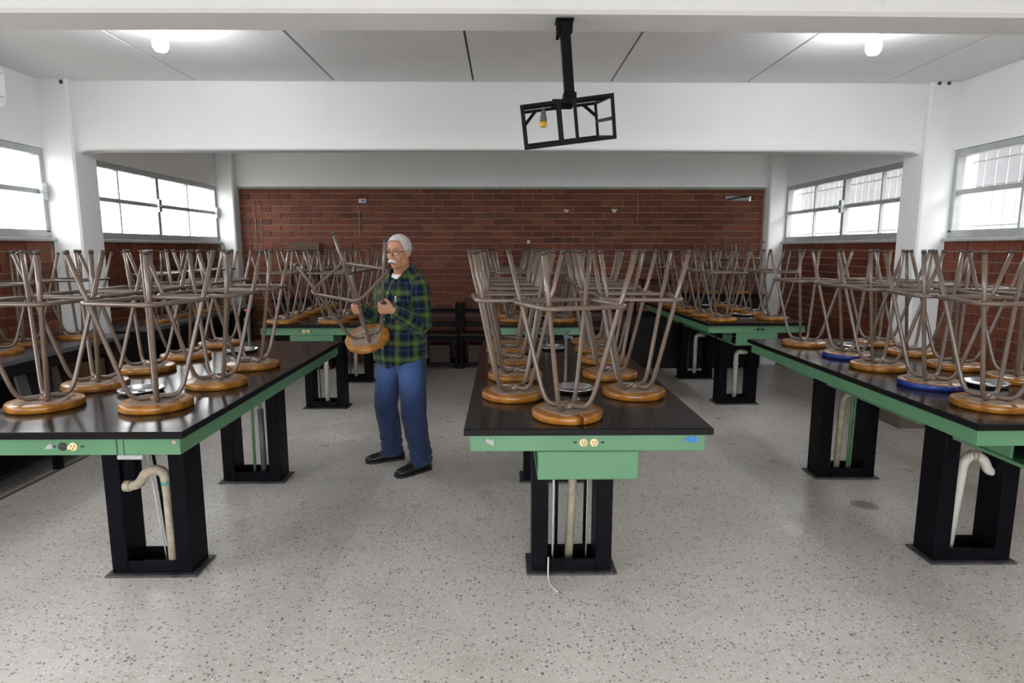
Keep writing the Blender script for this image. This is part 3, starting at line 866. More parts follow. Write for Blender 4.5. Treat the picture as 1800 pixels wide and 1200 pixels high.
def stool_proto(seat):
    root = empty('stool', (0, 0, 0), cat='stool')
    place(seat, 'seat', root)
    place(PLATE, 'under_plate', root, rot=(0, 0, 0.3))
    for k in range(4):
        l = place(LEG, 'leg', root, rot=(0, 0, PI/4 + k*PI/2))
        place(CAPM, 'foot_cap', l)
    place(RING, 'footrest', root)
    return root
PROTO = {}
def stool(x, y, z, rz, label, group, kind='plain'):
    if kind not in PROTO:
        r = PROTO[kind] = stool_proto({'plain': SEAT, 'blue': SEATB, 'crack': SEATC}[kind])
    else:
        r = copy_tree(PROTO[kind])
    r.location = (x, y, z); r.rotation_euler = (0, 0, rz)
    tag(r, label, 'stool', group)
    if kind == 'blue':
        for c in r.children:
            if c.name.startswith('seat'): c['label'] = 'seat with chipped blue rim'
    if kind == 'crack':
        for c in r.children:
            if c.name.startswith('seat'): c['label'] = 'seat split at its rim'
    return r

ORD = ['first', 'second', 'third', 'fourth', 'fifth', 'sixth']
def J(a=6): return math.radians(random.uniform(-a, a))
def column_of(pos, side, tname, group, z=TOPZ, kinds=None, rots=None, start=0):
    for i, (x, y) in enumerate(pos):
        k = (kinds or {}).get(i, 'plain')
        if k == 'blue':
            lab = 'upturned stool with blue-painted seat rim, %s in %s column on %s' % (ORD[i + start], side, tname)
        else:
            lab = 'upturned wooden-seat stool, %s from front in %s column on %s' % (ORD[i + start], side, tname)
        stool(x, y, z, (rots or {}).get(i, J()), lab, group, k)

g = 'upturned stools on the front left table'
column_of([(-2.052, 2.736), (-2.084, 3.133), (-2.067, 3.563), (-2.059, 3.991), (-2.06, 4.49)], 'left', 'front left table', g, rots={0: math.radians(-3), 1: math.radians(-5)})
column_of([(-1.552, 2.724), (-1.490, 3.171), (-1.496, 3.663)], 'right', 'front left table', g, rots={0: math.radians(-14), 1: math.radians(-1)})
g = 'upturned stools on the front centre table'
stool(0.268, 2.545, TOPZ, math.radians(19), 'upturned stool with split seat at the near end of the front centre table', g, 'crack')
column_of([(0.045, 2.902), (0.063, 3.336), (0.051, 3.775), (0.030, 4.20), (0.042, 4.57)], 'left', 'front centre table', g, rots={0: math.radians(6)})
column_of([(0.629, 2.930), (0.587, 3.361), (0.628, 3.807), (0.640, 4.22), (0.655, 4.57)], 'right', 'front centre table', g, rots={0: math.radians(-3)})
g = 'upturned stools on the front right table'
column_of([(2.180, 2.683), (2.202, 3.102), (2.212, 3.576), (2.247, 3.965), (2.202, 4.47)], 'left', 'front right table', g, kinds={1: 'blue', 3: 'blue'}, rots={0: math.radians(-9), 1: math.radians(-7), 2: math.radians(-4)})
column_of([(2.760, 2.80), (2.745, 3.208), (2.679, 3.587), (2.719, 4.049), (2.740, 4.47)], 'right', 'front right table', g)
g = 'upturned stools on the back left table'
column_of([(-2.108, 5.905), (-2.134, 6.32), (-2.140, 6.78), (-2.12, 7.22), (-2.13, 7.66)], 'left', 'back left table', g)
column_of([(-1.615, 5.905), (-1.600, 6.32), (-1.59, 6.76), (-1.60, 7.20), (-1.59, 7.66)], 'right', 'back left table', g)
g = 'upturned stools on the back centre table'
column_of([(0.105, 6.02), (0.040, 6.42), (0.06, 6.84), (0.05, 7.26), (0.06, 7.68)], 'left', 'back centre table', g)
column_of([(0.571, 6.00), (0.60, 6.42), (0.58, 6.84), (0.60, 7.26), (0.59, 7.68)], 'right', 'back centre table', g)
g = 'upturned stools on the back right table'
column_of([(2.145, 6.05), (2.120, 6.47), (2.10, 6.89), (2.09, 7.30), (2.08, 7.72)], 'left', 'back right table', g)
column_of([(2.690, 6.13), (2.71, 6.62), (2.68, 7.06), (2.66, 7.48)], 'right', 'back right table', g)

# ------------------------------------------------------------------ wall counters on the left
def wall_counter(y0, y1, label):
    r = empty('side_counter', (-XW, y0, 0), label=label, cat='counter')
    L, D = y1 - y0, 0.585
    MB().bbox((0.0, 0, 0.845), (D, L, 0.88), 0.004).build('countertop', M_COUNTER, r)
    MB().box((0.005, 0.02, 0.12), (0.03, L - 0.02, 0.845)).build('back_panel', M_BLACKD, r)
    n = max(2, int(round(L / 0.95)))
    for i in range(n + 1):
        y = 0.02 + (L - 0.07) * i / n
        MB().box((0.03, y, 0.14), (D - 0.04, y + 0.03, 0.845)).build('divider', M_BLACKD if i % 2 == 0 else M_DKWOOD, r)
        MB().bbox((D - 0.085, y - 0.005, 0.0), (D - 0.035, y + 0.045, 0.12), 0.003).build('leg', M_BLACK, r)
    MB().bbox((0.005, 0.02, 0.115), (D - 0.03, L - 0.02, 0.14), 0.003).build('bottom_shelf', M_BLACKD, r)
    MB().bbox((0.03, 0.02, 0.48), (D - 0.12, L - 0.02, 0.50), 0.003).build('shelf', M_DKWOOD, r)
    MB().bbox((D - 0.04, 0.02, 0.76), (D - 0.02, L - 0.02, 0.845), 0.003).build('top_rail', M_BLACKD, r)
    return r
wall_counter(2.62, 5.33, 'grey topped black counter along the left wall, nearer the camera')
wall_counter(5.70, 8.05, 'grey topped black counter along the left wall, beyond the column')
g = 'upturned stools on the left wall counters'
stool(-3.492, 4.264, 0.88, J(), 'upturned stool on the near wall counter, closest to the air conditioner', g)
stool(-3.60, 4.64, 0.88, J(), 'upturned stool on the near wall counter, middle of three', g)
stool(-3.444, 5.046, 0.88, J(), 'upturned stool on the near wall counter beside the white column', g)
for i, (x, y) in enumerate(((-3.42, 6.18), (-3.50, 6.66), (-3.46, 7.14), (-3.50, 7.62))):
    stool(x, y, 0.88, J(), 'upturned stool on the far wall counter, %s from its near end' % ORD[i], g)
# things kept on the counter shelves
def carton(x, y, z, dx, dy, dz, mat, label):
    o = MB().bbox((0, 0, 0), (dx, dy, dz), 0.004)
    o.box((dx - 0.001, dy*0.42, 0.0), (dx + 0.0008, dy*0.58, dz))
    o = o.build('storage_box', mat); o.location = (x, y, z)
    return tag(o, label, 'box', 'boxes under the left counter')
carton(-3.58, 4.95, 0.50, 0.22, 0.24, 0.20, M_CARD, 'tan cardboard box on the counter shelf near the white column')
pl = MB().bbox((0, 0, 0), (0.02, 0.42, 0.34), 0.004).box((0.019, 0.04, 0.28), (0.022, 0.38, 0.30)).build('grey_panel', simple('grey_sheet', srgb(104, 104, 106), 0.5)); pl.location = (-3.40, 4.30, 0.50); pl.rotation_euler = (0, -0.18, 0)
tag(pl, 'grey sheet panel leaning inside the left wall counter', 'panel')

# ------------------------------------------------------------------ along the back wall
def bench(cx, label):
    r = empty('slatted_bench', (cx, YB - 0.06, 0), label=label, cat='bench', group='black framed benches at the back wall')
    W = 0.55
    for sx in (-1, 1):
        MB().bbox((sx*W, -0.05, 0), (sx*(W - 0.055), 0.0, 0.87), 0.004).build('post', M_BLACK, r)
        MB().bbox((sx*W, -0.37, 0), (sx*(W - 0.045), -0.325, 0.45), 0.004).build('leg', M_BLACK, r)
        MB().bbox((sx*(W - 0.005), -0.33, 0.08), (sx*(W - 0.04), -0.05, 0.12), 0.003).build('stretcher', M_BLACK, r)
    MB().bbox((-W + 0.05, -0.04, 0.735), (W - 0.05, -0.005, 0.78), 0.003).build('top_rail', M_BLACK, r)
    MB().bbox((-W + 0.055, -0.035, 0.655), (W - 0.055, -0.015, 0.72), 0.003).build('backrest_slat', M_DKWOOD, r)
    MB().bbox((-W + 0.055, -0.035, 0.53), (W - 0.055, -0.015, 0.60), 0.003).build('backrest_slat', M_BLACKD, r)
    MB().bbox((-W, -0.38, 0.45), (W, -0.05, 0.475), 0.004).build('seat', M_DKWOOD, r)
    MB().bbox((-W + 0.05, -0.35, 0.38), (W - 0.05, -0.33, 0.45), 0.003).build('seat_rail', M_BLACK, r)
    MB().bbox((-W + 0.05, -0.36, 0.06), (W - 0.05, -0.06, 0.08), 0.003).build('lower_shelf', M_BLACKD, r)
    return r
bench(-1.16, 'black framed wooden bench against the brick wall behind the man')
bench(-0.04, 'black framed wooden bench against the brick wall behind the centre table stools')
bench(1.08, 'black framed wooden bench against the brick wall between centre and right tables')
carton_ = []
for (x, lab) in ((-0.86, 'reddish brown box under the bench behind the man'), (-0.34, 'reddish brown box under the middle bench at the brick wall')):
    o = MB().bbox((-0.14, 0, 0), (0.14, 0.22, 0.24), 0.004).box((-0.05, -0.001, 0.14), (0.05, 0.002, 0.17)).build('storage_box', M_DKWOOD); o.location = (x, YB - 0.40, 0.08)
    tag(o, lab, 'box', 'boxes under the benches')

def low_cabinet(x0, x1, h, label):
    r = empty('low_cabinet', ((x0 + x1)/2, YB - 0.03, 0), label=label, cat='cabinet', group='black cabinets at the back wall')
    W = (x1 - x0)/2
    MB().bbox((-W, -0.40, 0.0), (W, 0.0, h - 0.03), 0.004).build('body', M_BLACKD, r)
    MB().bbox((-W - 0.01, -0.42, h - 0.03), (W + 0.01, 0.0, h), 0.004).build('top', M_BLACK, r)
    for sx in (-1, 1):
        d = MB().bbox((sx*0.006, -0.418, 0.06), (sx*(W - 0.02), -0.40, h - 0.05), 0.003).build('door', M_BLACKD, r)
        MB().bbox((sx*0.03, -0.432, h*0.5), (sx*0.045, -0.418, h*0.5 + 0.1), 0.003).build('handle', M_BLACK, d)
    return r
low_cabinet(-3.05, -2.30, 0.93, 'black cabinet at the back wall under the lone wooden chair, left corner')
low_cabinet(1.70, 2.42, 0.74, 'lower black cabinet at the back wall behind the back right table')
low_cabinet(2.46, 3.46, 1.0, 'taller black cabinet at the back wall in the right corner')

def school_chair(x, y, z, rz, label):
    r = empty('school_chair', (x, y, z), rz, label=label, cat='chair', group='school chairs on the back cabinets')
    MB().bbox((-0.2, -0.2, 0.43), (0.2, 0.19, 0.447), 0.006).build('seat', M_BLACKD, r)
    MB().bbox((-0.205, 0.165, 0.645), (0.205, 0.182, 0.765), 0.005).build('backrest', M_BOARD, r)
    for sx in (-1, 1):
        MB().tube([(sx*0.17, 0.15, 0.44), (sx*0.17, 0.18, 0.50), (sx*0.17, 0.19, 0.75)], 0.011, 8).build('back_post', M_BLACK, r)
        MB().tube([(sx*0.18, -0.17, 0.435), (sx*0.19, -0.19, 0.0)], 0.011, 8).build('leg', M_BLACK, r)
        MB().tube([(sx*0.18, 0.15, 0.435), (sx*0.19, 0.19, 0.0)], 0.011, 8).build('leg', M_BLACK, r)
    return r
school_chair(-2.70, 8.38, 0.93, 0.0, 'brown-backed school chair standing on the left back cabinet')
school_chair(2.02, 8.38, 0.74, 0.0, 'brown-backed school chair standing on the lower black back cabinet')
g = 'upturned stools on the right corner cabinet'
for i, x in enumerate((2.82, 3.22)):
    stool(x, 8.39, 1.0, J(), 'upturned stool raised on the corner cabinet, %s the wall corner' % ('further from' if i == 0 else 'next to'), g)

# ------------------------------------------------------------------ projector cage hung from the near beam
cg = empty('projector_cage', (0.223, 2.40, 2.42), label='black steel projector cage hanging crooked from the nearest beam', cat='cage')
MB().bbox((-0.033, -0.03, -0.008), (0.033, 0.03, 0.0), 0.002).build('ceiling_plate', M_BLACK, cg)
def pole(cgp):
    a, b = Vector((0.0, 0, -0.005)), Vector((0.022, 0.006, -0.255))
    m = MB()
    for (w, e) in ((0.018, 0.0),):
        d = (b - a).normalized(); u = Vector((1, 0, 0)); u = (u - d*u.dot(d)).normalized(); v = d.cross(u)
        R = lambda p: [p + u*sx*w + v*sy*w for sx, sy in ((-1,-1),(1,-1),(1,1),(-1,1))]
        m.loft([R(a), R(b)], smooth=False)
    m.box((-0.029, -0.022, -0.06), (-0.018, 0.022, -0.005)); m.box((0.018, -0.022, -0.04), (0.029, 0.022, -0.005))
    m.build('pole', M_BLACK, cgp)
    k = MB(); k.bbox((-0.002, -0.028, -0.282), (0.046, 0.04, -0.252), 0.003); k.bbox((-0.044, -0.028, -0.300), (0.036, 0.045, -0.278), 0.003)
    k.build('mount_clamp', M_BLACK, cgp)
pole(cg)
# frame box: local x width, y depth, z height, rolled and pitched like the real one
FB = Matrix.Translation((-0.005, -0.025, -0.298)) @ Matrix.Rotation(math.radians(-3.6), 4, 'Z') @ Matrix.Rotation(math.radians(-6.5), 4, 'Y') @ Matrix.Rotation(math.radians(10), 4, 'X')
W2, D0, D1, HH = 0.1475, -0.27, 0.28, 0.130
def fbar(p, q, name='frame_bar', w=0.0052):
    p, q = FB @ Vector(p), FB @ Vector(q)
    d = (q - p).normalized(); u = Vector((0, 0, 1)) if abs(d.z) < 0.8 else Vector((0, 1, 0)); u = (u - d*u.dot(d)).normalized(); v = d.cross(u)
    R = lambda c: [c + u*a*w + v*b*w for a, b in ((-1,-1),(1,-1),(1,1),(-1,1))]
    MB().loft([R(p - d*w), R(q + d*w)], smooth=False).build(name, M_BLACK, cg)
for y in (D0, D1):
    fbar((-W2, y, 0), (W2, y, 0)); fbar((-W2, y, -HH), (W2, y, -HH)); fbar((-W2, y, 0), (-W2, y, -HH)); fbar((W2, y, 0), (W2, y, -HH))
for x in (-W2, W2):
    fbar((x, D0, 0), (x, D1, 0)); fbar((x, D0, -HH), (x, D1, -HH))
fbar((-0.025, D0, 0), (-0.025, D0, -HH)); fbar((0.025, D0, 0), (0.025, D0, -HH)); fbar((-0.005, D1, 0), (-0.005, D1, -HH), w=0.008)
fbar((W2, D0, -0.07), (W2, D1, -0.07)); 
fbar((-W2, D1, -0.05), (-W2 + 0.05, D1, 0)); fbar((W2, D1, -0.05), (W2 - 0.05, D1, 0))
fbar((-0.03, D0, 0), (-0.03, D1, 0)); fbar((0.03, D0, 0), (0.03, D1, 0))
tpl = MB()
tpl.bbox((-W2, -0.06, 0.0), (W2, 0.06, 0.006), 0.002, M=FB); tpl.build('top_plate', M_BLACK, cg)
pg = empty('hanging_plug', (0.143, 2.30, 2.098), label='small grey and yellow plug hanging inside the black projector cage', cat='plug')
MB().lathe([(0.004, 0.0), (0.004, -0.012), (0.008, -0.014), (0.010, -0.03), (0.0125, -0.034), (0.0125, -0.052)], 12).build('grey_body', M_RUBBER, pg)
MB().lathe([(0.0128, -0.052), (0.0128, -0.066), (0.010, -0.069), (0.0, -0.069)], 12).build('yellow_cap', M_YELLOW, pg)
pg.rotation_euler = (0, math.radians(0), 0)

# ------------------------------------------------------------------ bulbs and air conditioner
for (x, lab) in ((-2.07, 'lit white bulb on the ceiling, on the air conditioner side'), (2.274, 'lit white bulb on the ceiling, on the projector cage side')):
    b = empty('light_bulb', (x, 4.0, ZC), label=lab, cat='bulb', group='lit ceiling bulbs')
    MB().lathe([(0.05, 0.0), (0.052, -0.012), (0.035, -0.03), (0.026, -0.055), (0.0, -0.056)], 20).build('lampholder', M_CERAMIC, b)
    MB().lathe([(0.014, -0.05), (0.018, -0.075), (0.034, -0.10), (0.046, -0.135), (0.044, -0.165), (0.030, -0.188), (0.0, -0.196)], 22).build('glass_bulb', M_BULB, b)
acx = empty('air_conditioner', (-XW, 3.9, 2.60), label='white split air conditioner high on the left wall', cat='air conditioner')
prof = [(0.0, 0.0), (0.12, -0.01), (0.19, 0.035), (0.205, 0.07), (0.205, 0.25), (0.19, 0.285), (0.0, 0.29)]
MB().loft([[(x, y, z) for x, z in prof] for y in (0.0, 0.85)][::-1], smooth=False).build('casing', M_PLASTIC, acx)
MB().bbox((0.125, 0.06, -0.012), (0.19, 0.79, 0.03), 0.004, M=Matrix.Identity(4)).build('louvre', simple('louvre_plastic', srgb(200, 204, 206), 0.4), acx)
MB().box((0.2045, 0.02, 0.075), (0.2065, 0.83, 0.078)).box((0.2045, 0.02, 0.24), (0.2065, 0.83, 0.243)).build('panel_seam', M_DARKSLOT, acx)

# cable on the floor at the centre table
cb = MB().tube([(0.218, 2.86, 0.10)] + [(0.217, 2.852, 0.075), (0.215, 2.835, 0.03), (0.216, 2.815, 0.005), (0.222, 2.78, 0.004), (0.235, 2.74, 0.004), (0.25, 2.71, 0.004)], 0.0038, 6).build('power_cable', M_CABLE)
tag(cb, 'thin white cable trailing from the front centre table onto the floor', 'cable')

# ------------------------------------------------------------------ the stool being carried
S_A = Vector((-0.1018, -0.4972, 0.8616)).normalized()      # seat towards feet
S_B = Vector((0.9211, 0.2801, 0.2704)); S_B = (S_B - S_A*S_B.dot(S_A)).normalized()
S_C = S_A.cross(S_B)
S_O = Vector((-0.914, 4.155, 0.9885))
held = stool(0, 0, 0, 0, 'stool held in mid-air by the man, seat tilted downward', 'stool in the hands of the man')
del held['group']
Mh = Matrix((( S_B.x, S_C.x, S_A.x, S_O.x), (S_B.y, S_C.y, S_A.y, S_O.y), (S_B.z, S_C.z, S_A.z, S_O.z), (0, 0, 0, 1)))
held.matrix_world = Mh @ Matrix.Rotation(-PI/4, 4, 'Z')
def leg_point(sb, sc, z):
    P = leg_path()
    for (r0, z0), (r1, z1) in zip(P, P[1:]):
        if z1 > z0 and z0 <= z <= z1: r = r0 + (r1 - r0)*(z - z0)/(z1 - z0)
    t = Vector((0, 0, 1))*0.96 + Vector((sb, sc, 0))*0.27
    rot = lambda v: S_B*v.x + S_C*v.y + S_A*v.z
    return S_O + rot(Vector((sb*r, sc*r, z))), rot(t).normalized()

# ------------------------------------------------------------------ the man
f2 = Vector((-0.56, -0.83, 0)).normalized()     # chest direction
l2 = Vector((-f2.y, f2.x, 0))                   # towards his own left
UP = Vector((0, 0, 1))
hf = Vector((-0.42, -0.90, -0.06)).normalized()  # face direction
hl = UP.cross(hf).normalized()
hu = hf.cross(hl).normalized()

def skin_mat():
    t = NT('tanned_skin')
    c = t.ramp(t.noise(18, 4, 0.6), [(0.3, srgb(178, 126, 98)), (0.7, srgb(200, 148, 118))])
    c = t.mix(t.ramp(t.noise(60, 4, 0.7), [(0.55, 0.0), (0.8, 0.4)]), c, srgb(150, 96, 76))
    t.set(color=c, rough=0.48, spec=0.4)
    t.p.inputs['Subsurface Weight'].default_value = 0.08
    t.p.inputs['Subsurface Radius'].default_value = (0.01, 0.005, 0.003)
    return t.m
M_SKIN = skin_mat()
M_HAIR = simple('white_grey_hair', srgb(196, 192, 186), 0.75, var=0.3, scale=70, bump=0.5)
M_TACHE = simple('white_moustache', srgb(222, 218, 212), 0.75, var=0.15, scale=90, bump=0.5)
M_BROW = simple('grey_eyebrow', srgb(140, 128, 118), 0.8)
M_WIRE = simple('spectacle_frame', srgb(60, 54, 50), 0.3, metal=0.6)
M_LIP = simple('lip', srgb(134, 82, 70), 0.5)
M_EYEW = simple('eye_white', srgb(150, 138, 128), 0.4, var=0.03)
M_IRIS = simple('dark_iris', srgb(40, 26, 20), 0.2)
M_VEST = simple('white_undershirt', srgb(226, 228, 230), 0.85, var=0.05)
M_SHOE = simple('black_shoe', (0.010, 0.009, 0.009), 0.42, var=0.4)
M_SOLE = simple('black_sole', (0.008, 0.008, 0.008), 0.7)
M_BUTTON = simple('pale_button', srgb(190, 196, 190), 0.4)

def plaid():
    t = NT('green_navy_plaid')
    def attr(n):
        a = t.n.new('ShaderNodeAttribute'); a.attribute_name = n; return a.outputs['Fac']
    def bands(c):
        fr = t.math('FRACT', t.math('DIVIDE', c, 0.115))
        base = t.ramp(fr, [(0.0, srgb(14, 28, 64)), (0.32, srgb(6, 10, 22)), (0.38, srgb(34, 64, 36)), (0.46, srgb(92, 110, 42)), (0.70, srgb(46, 80, 50)), (0.80, srgb(8, 14, 30))], 'CONSTANT')
        line = t.ramp(fr, [(0.0, 0.0), (0.16, 1.0), (0.19, 0.0), (0.59, 0.8), (0.615, 0.0), (0.88, 0.45), (0.90, 0.0)], 'CONSTANT')
        return base, line
    b1, l1 = bands(attr('cloth_u')); b2, l2_ = bands(attr('cloth_v'))
    c = t.mix(0.5, b1, b2)
    c = t.mix(t.math('MULTIPLY', l1, 0.30), c, srgb(110, 145, 170)); c = t.mix(t.math('MULTIPLY', l2_, 0.30), c, srgb(110, 145, 170))
    c = t.mix(1.0, c, (0.78, 0.78, 0.78), 'MULTIPLY')
    t.set(color=c, rough=0.9, spec=0.15, sheen=0.1)
    return t.m
M_PLAID = plaid()
def denim():
    t = NT('blue_denim')
    a = t.n.new('ShaderNodeAttribute'); a.attribute_name = 'worn'
    c = t.ramp(t.noise(7, 5, 0.7), [(0.3, srgb(14, 23, 50)), (0.7, srgb(25, 39, 76))])
    c = t.mix(t.math('MULTIPLY', a.outputs['Fac'], 0.75), c, srgb(76, 104, 160))
    c = t.mix(t.ramp(t.noise(220, 2, 0.5), [(0.4, 0.15), (0.6, 0.0)]), c, srgb(120, 140, 170))
    t.set(color=c, rough=0.9, spec=0.12, sheen=0.1)
    return t.m
M_DENIM = denim()

man = empty('person', (-0.74, 4.42, 0), label='white-haired man in green plaid shirt and jeans, carrying an upturned stool', cat='person')
CH = Vector((-0.715, 4.37, 0))                  # chest axis on plan
PV = Vector((-0.735, 4.41, 0))                  # pelvis axis on plan
sR = CH - l2*0.168 + UP*1.362; sL = CH + l2*0.168 + UP*1.362
eL = Vector((-0.552, 4.245, 1.068)); eR = Vector((-0.880, 4.455, 1.06))
gL, tL = leg_point(1, 0, 0.222); gR, tR = leg_point(0, 1, 0.180)
hipL, hipR = PV + l2*0.092 + UP*0.90, PV - l2*0.092 + UP*0.90
kL, kR = Vector((-0.635, 4.255, 0.47)), Vector((-0.865, 4.455, 0.49))
aL, aR = Vector((-0.600, 4.335, 0.085)), Vector((-0.850, 4.580, 0.085))

def hand_frame(g, t, elbow, toward):
    w = (g - elbow); w = (w - t*w.dot(t)).normalized()      # wrist to knuckles
    n = t.cross(w)
    if n.dot(toward) < 0: n = -n                            # side of the tube on which the palm lies
    return w, n
wL, nL = hand_frame(gL, tL, eL, Vector((0.5, -1, 0)))
wR, nR = hand_frame(gR, tR, eR, Vector((-0.5, 1, 0)))
wristL = gL - wL*0.064 + nL*0.028 - tL*0.008; wristR = gR - wR*0.064 + nR*0.028 - tR*0.008

def build_hand(b, g, t, w, n, wrist):
    """palm, four unequal bent fingers around the tube and a thumb from the side of the palm"""
    P = lambda aw, an, at: g + w*aw + n*an + t*at
    # palm
    b.tube([wrist, P(-0.046, 0.031, -0.004), P(-0.022, 0.033, 0.0), P(0.004, 0.031, 0.001), P(0.014, 0.028, 0.001)],
           [(0.021, 0.018), (0.029, 0.016), (0.035, 0.015), (0.036, 0.013), (0.032, 0.010)], 14, ref=t)
    for i, (off, ln, r) in enumerate(((0.0275, 0.95, 0.0088), (0.0093, 1.06, 0.0092), (-0.009, 1.0, 0.0088), (-0.026, 0.84, 0.0077))):
        R = 0.0112 + r
        pts = [P(-0.004, 0.031, off), P(0.013, 0.028, off)]
        for deg in (48, 14, -22, -60, -98, -128):
            d = 66 + (deg - 66)*ln
            rr = R + (0.0045 if deg > 20 else 0.0012)
            pts.append(P(rr*math.cos(math.radians(d)), rr*math.sin(math.radians(d)), off))
        b.tube(pts, [r*1.05, r*1.08, r*1.02, r*1.04, r*0.95, r*0.97, r*0.88, r*0.6], 10, ref=t)
    # thumb leaves the side of the palm near the wrist and lies across the finger tips
    R = 0.0112 + 0.011
    b.tube([P(-0.058, 0.030, 0.016), P(-0.044, 0.020, 0.036), P(-0.032, 0.002, 0.046), P(-0.020, -0.017, 0.046), P(-0.004, -0.0245, 0.042), P(0.006, -0.022, 0.039)],
           [0.0125, 0.0135, 0.0115, 0.0110, 0.0098, 0.006], 10, ref=w)

def oval(c, hw, hd, foff=0.0, n=28, sq=2.3, tilt=0.0):
    lv, fv = l2, f2
    out = []
    for k in range(n):
        a = 2*PI*k/n
        ca, sa = math.cos(a), math.sin(a)
        x = math.copysign(abs(ca)**(2/sq), ca)*hw; y = math.copysign(abs(sa)**(2/sq), sa)*hd
        out.append(c + lv*x + fv*(y + foff) - UP*(tilt*sa))
    return out

def axis_at(z):
    k = min(1, max(0, (z - 0.85)/0.4))
    return PV + (CH - PV)*k + UP*z

# body: one continuous skin surface from head to ankles
HC = Vector((-0.720, 4.315, 1.577)); HS = 0.915              # head centre
nb = CH + UP*1.435 - f2*0.012
body = MB()
body.loft([oval(axis_at(z), hw, hd, fo) for z, hw, hd, fo in ((0.84, 0.15, 0.10, 0), (0.95, 0.165, 0.115, 0.015), (1.1, 0.155, 0.115, 0.015), (1.25, 0.160, 0.105, 0), (1.35, 0.145, 0.085, -0.008), (1.41, 0.085, 0.06, -0.015))])
body.tube([nb - UP*0.06, nb + UP*0.01, HC - hf*0.012 - UP*0.07, HC - hf*0.015], [0.064, 0.060, 0.057, 0.055], 16)
for s_, e_, w_ in ((sL, eL, wristL), (sR, eR, wristR)):
    body.tube([s_ + (CH - s_)*0.3 + UP*0.0, s_, s_ + (e_ - s_)*0.5, e_], [0.05, 0.052, 0.046, 0.040], 14)
    body.tube([e_, e_ + (w_ - e_)*0.35, e_ + (w_ - e_)*0.8, w_, w_ + (w_ - e_).normalized()*0.012], [0.040, 0.041, 0.030, 0.026, 0.022], 14)
build_hand(body, gL, tL, wL, nL, wristL); build_hand(body, gR, tR, wR, nR, wristR)
for h_, k_, a_ in ((hipL, kL, aL), (hipR, kR, aR)):
    body.tube([h_ + UP*0.02, h_ - UP*0.06, h_ + (k_ - h_)*0.6, k_], [0.075, 0.078, 0.062, 0.05], 14)
    body.tube([k_, k_ + (a_ - k_)*0.3, k_ + (a_ - k_)*0.75, a_ - UP*0.02], [0.05, 0.054, 0.040, 0.036], 14)
# head
HM = Matrix(((hl.x, hf.x, hu.x, HC.x), (hl.y, hf.y, hu.y, HC.y), (hl.z, hf.z, hu.z, HC.z), (0, 0, 0, 1))) @ Matrix.Scale(HS, 4)   # local: x his left, y forward, z up
E = lambda c, r, n=18, m=12: body.ellipsoid(c, r, HM, n, m)
E((0, -0.012, 0.030), (0.074, 0.094, 0.090), 24, 16)          # cranium
E((0, 0.018, -0.030), (0.063, 0.070, 0.080))                   # face mass
E((0, 0.030, -0.085), (0.046, 0.050, 0.036))                   # jaw
E((0, 0.064, -0.104), (0.022, 0.018, 0.016))                   # chin
for sx in (-1, 1):
    E((sx*0.052, -0.005, -0.070), (0.018, 0.045, 0.036))       # jaw angle
    E((sx*0.036, 0.058, -0.030), (0.026, 0.022, 0.026))        # cheek
    E((sx*0.028, 0.078, 0.024), (0.026, 0.010, 0.009))         # brow ridge
    E((sx*0.031, 0.072, 0.002), (0.017, 0.008, 0.010))         # lids
    E((sx*0.014, 0.092, -0.037), (0.010, 0.011, 0.008))        # nostril wing
    # ear: rim and lobe
    body.tube([HM @ Vector((sx*x, y, z)) for x, y, z in ((0.072, 0.004, -0.036), (0.077, -0.004, -0.022), (0.083, -0.018, 0.002), (0.083, -0.020, 0.020), (0.078, -0.004, 0.026), (0.074, 0.006, 0.014))], [0.007, 0.007, 0.0065, 0.0065, 0.006, 0.005], 8)
    E((sx*0.074, -0.006, -0.004), (0.007, 0.013, 0.026))
body.tube([HM @ Vector(p) for p in ((0, 0.080, 0.020), (0, 0.091, 0.000), (0, 0.104, -0.024), (0, 0.104, -0.036), (0, 0.088, -0.046))], [0.008, 0.010, 0.0125, 0.0135, 0.008], 10)
E((0, 0.078, -0.058), (0.028, 0.016, 0.018))                   # muzzle
E((0, 0.082, -0.080), (0.020, 0.010, 0.007))                   # lower lip
body_o = remesh(body, 'body', M_SKIN, 0.0042, 4)
def child(o, parent):
    """parents o to the man (or to one of his parts) without moving it"""
    o.parent = parent
    if parent is man: o.matrix_parent_inverse = Matrix.Translation(-man.location)
    return o
child(body_o, man)

# hair: short white cap with a receding front, sides down to the ears
def hair_cap():
    b = MB()
    rings, n = 16, 72
    grid = []
    for j in range(rings + 1):
        row = []
        for k in range(n):
            a = 2*PI*k/n                       # 0 = his left, 90 = forward
            fwd = math.sin(a)
            # polar angle of the hairline: low at the nape, above the ear, temple, receding forehead
            KN = ((-1.01, 2.35), (-0.25, 2.30), (-0.12, 1.72), (0.06, 1.72), (0.14, 1.98), (0.42, 1.90), (0.52, 1.35), (0.72, 1.02), (1.01, 0.93))
            for (f0, h0), (f1, h1) in zip(KN, KN[1:]):
                if f0 <= fwd <= f1: lim = h0 + (h1 - h0)*(fwd - f0)/(f1 - f0)
            lim += 0.05*noise.noise(Vector((math.cos(a)*3, fwd*3, 2)))
            ph = lim*j/rings
            d = Vector((math.sin(ph)*math.cos(a)*(0.0792 - 0.0040*(j/rings)**4), math.sin(ph)*fwd*(0.0985 - 0.0035*(j/rings)**4), math.cos(ph)*0.0965))
            row.append(HM @ (Vector((0, -0.013, 0.030)) + d))
        grid.append(row)
    base = 0
    for row in grid: b.v += [tuple(p) for p in row]
    for j in range(rings):
        for k in range(n):
            k2 = (k+1) % n
            b.face([j*n+k, (j+1)*n+k, (j+1)*n+k2, j*n+k2], 0, True)
    return b
ho = hair_cap().build('hair', M_HAIR)
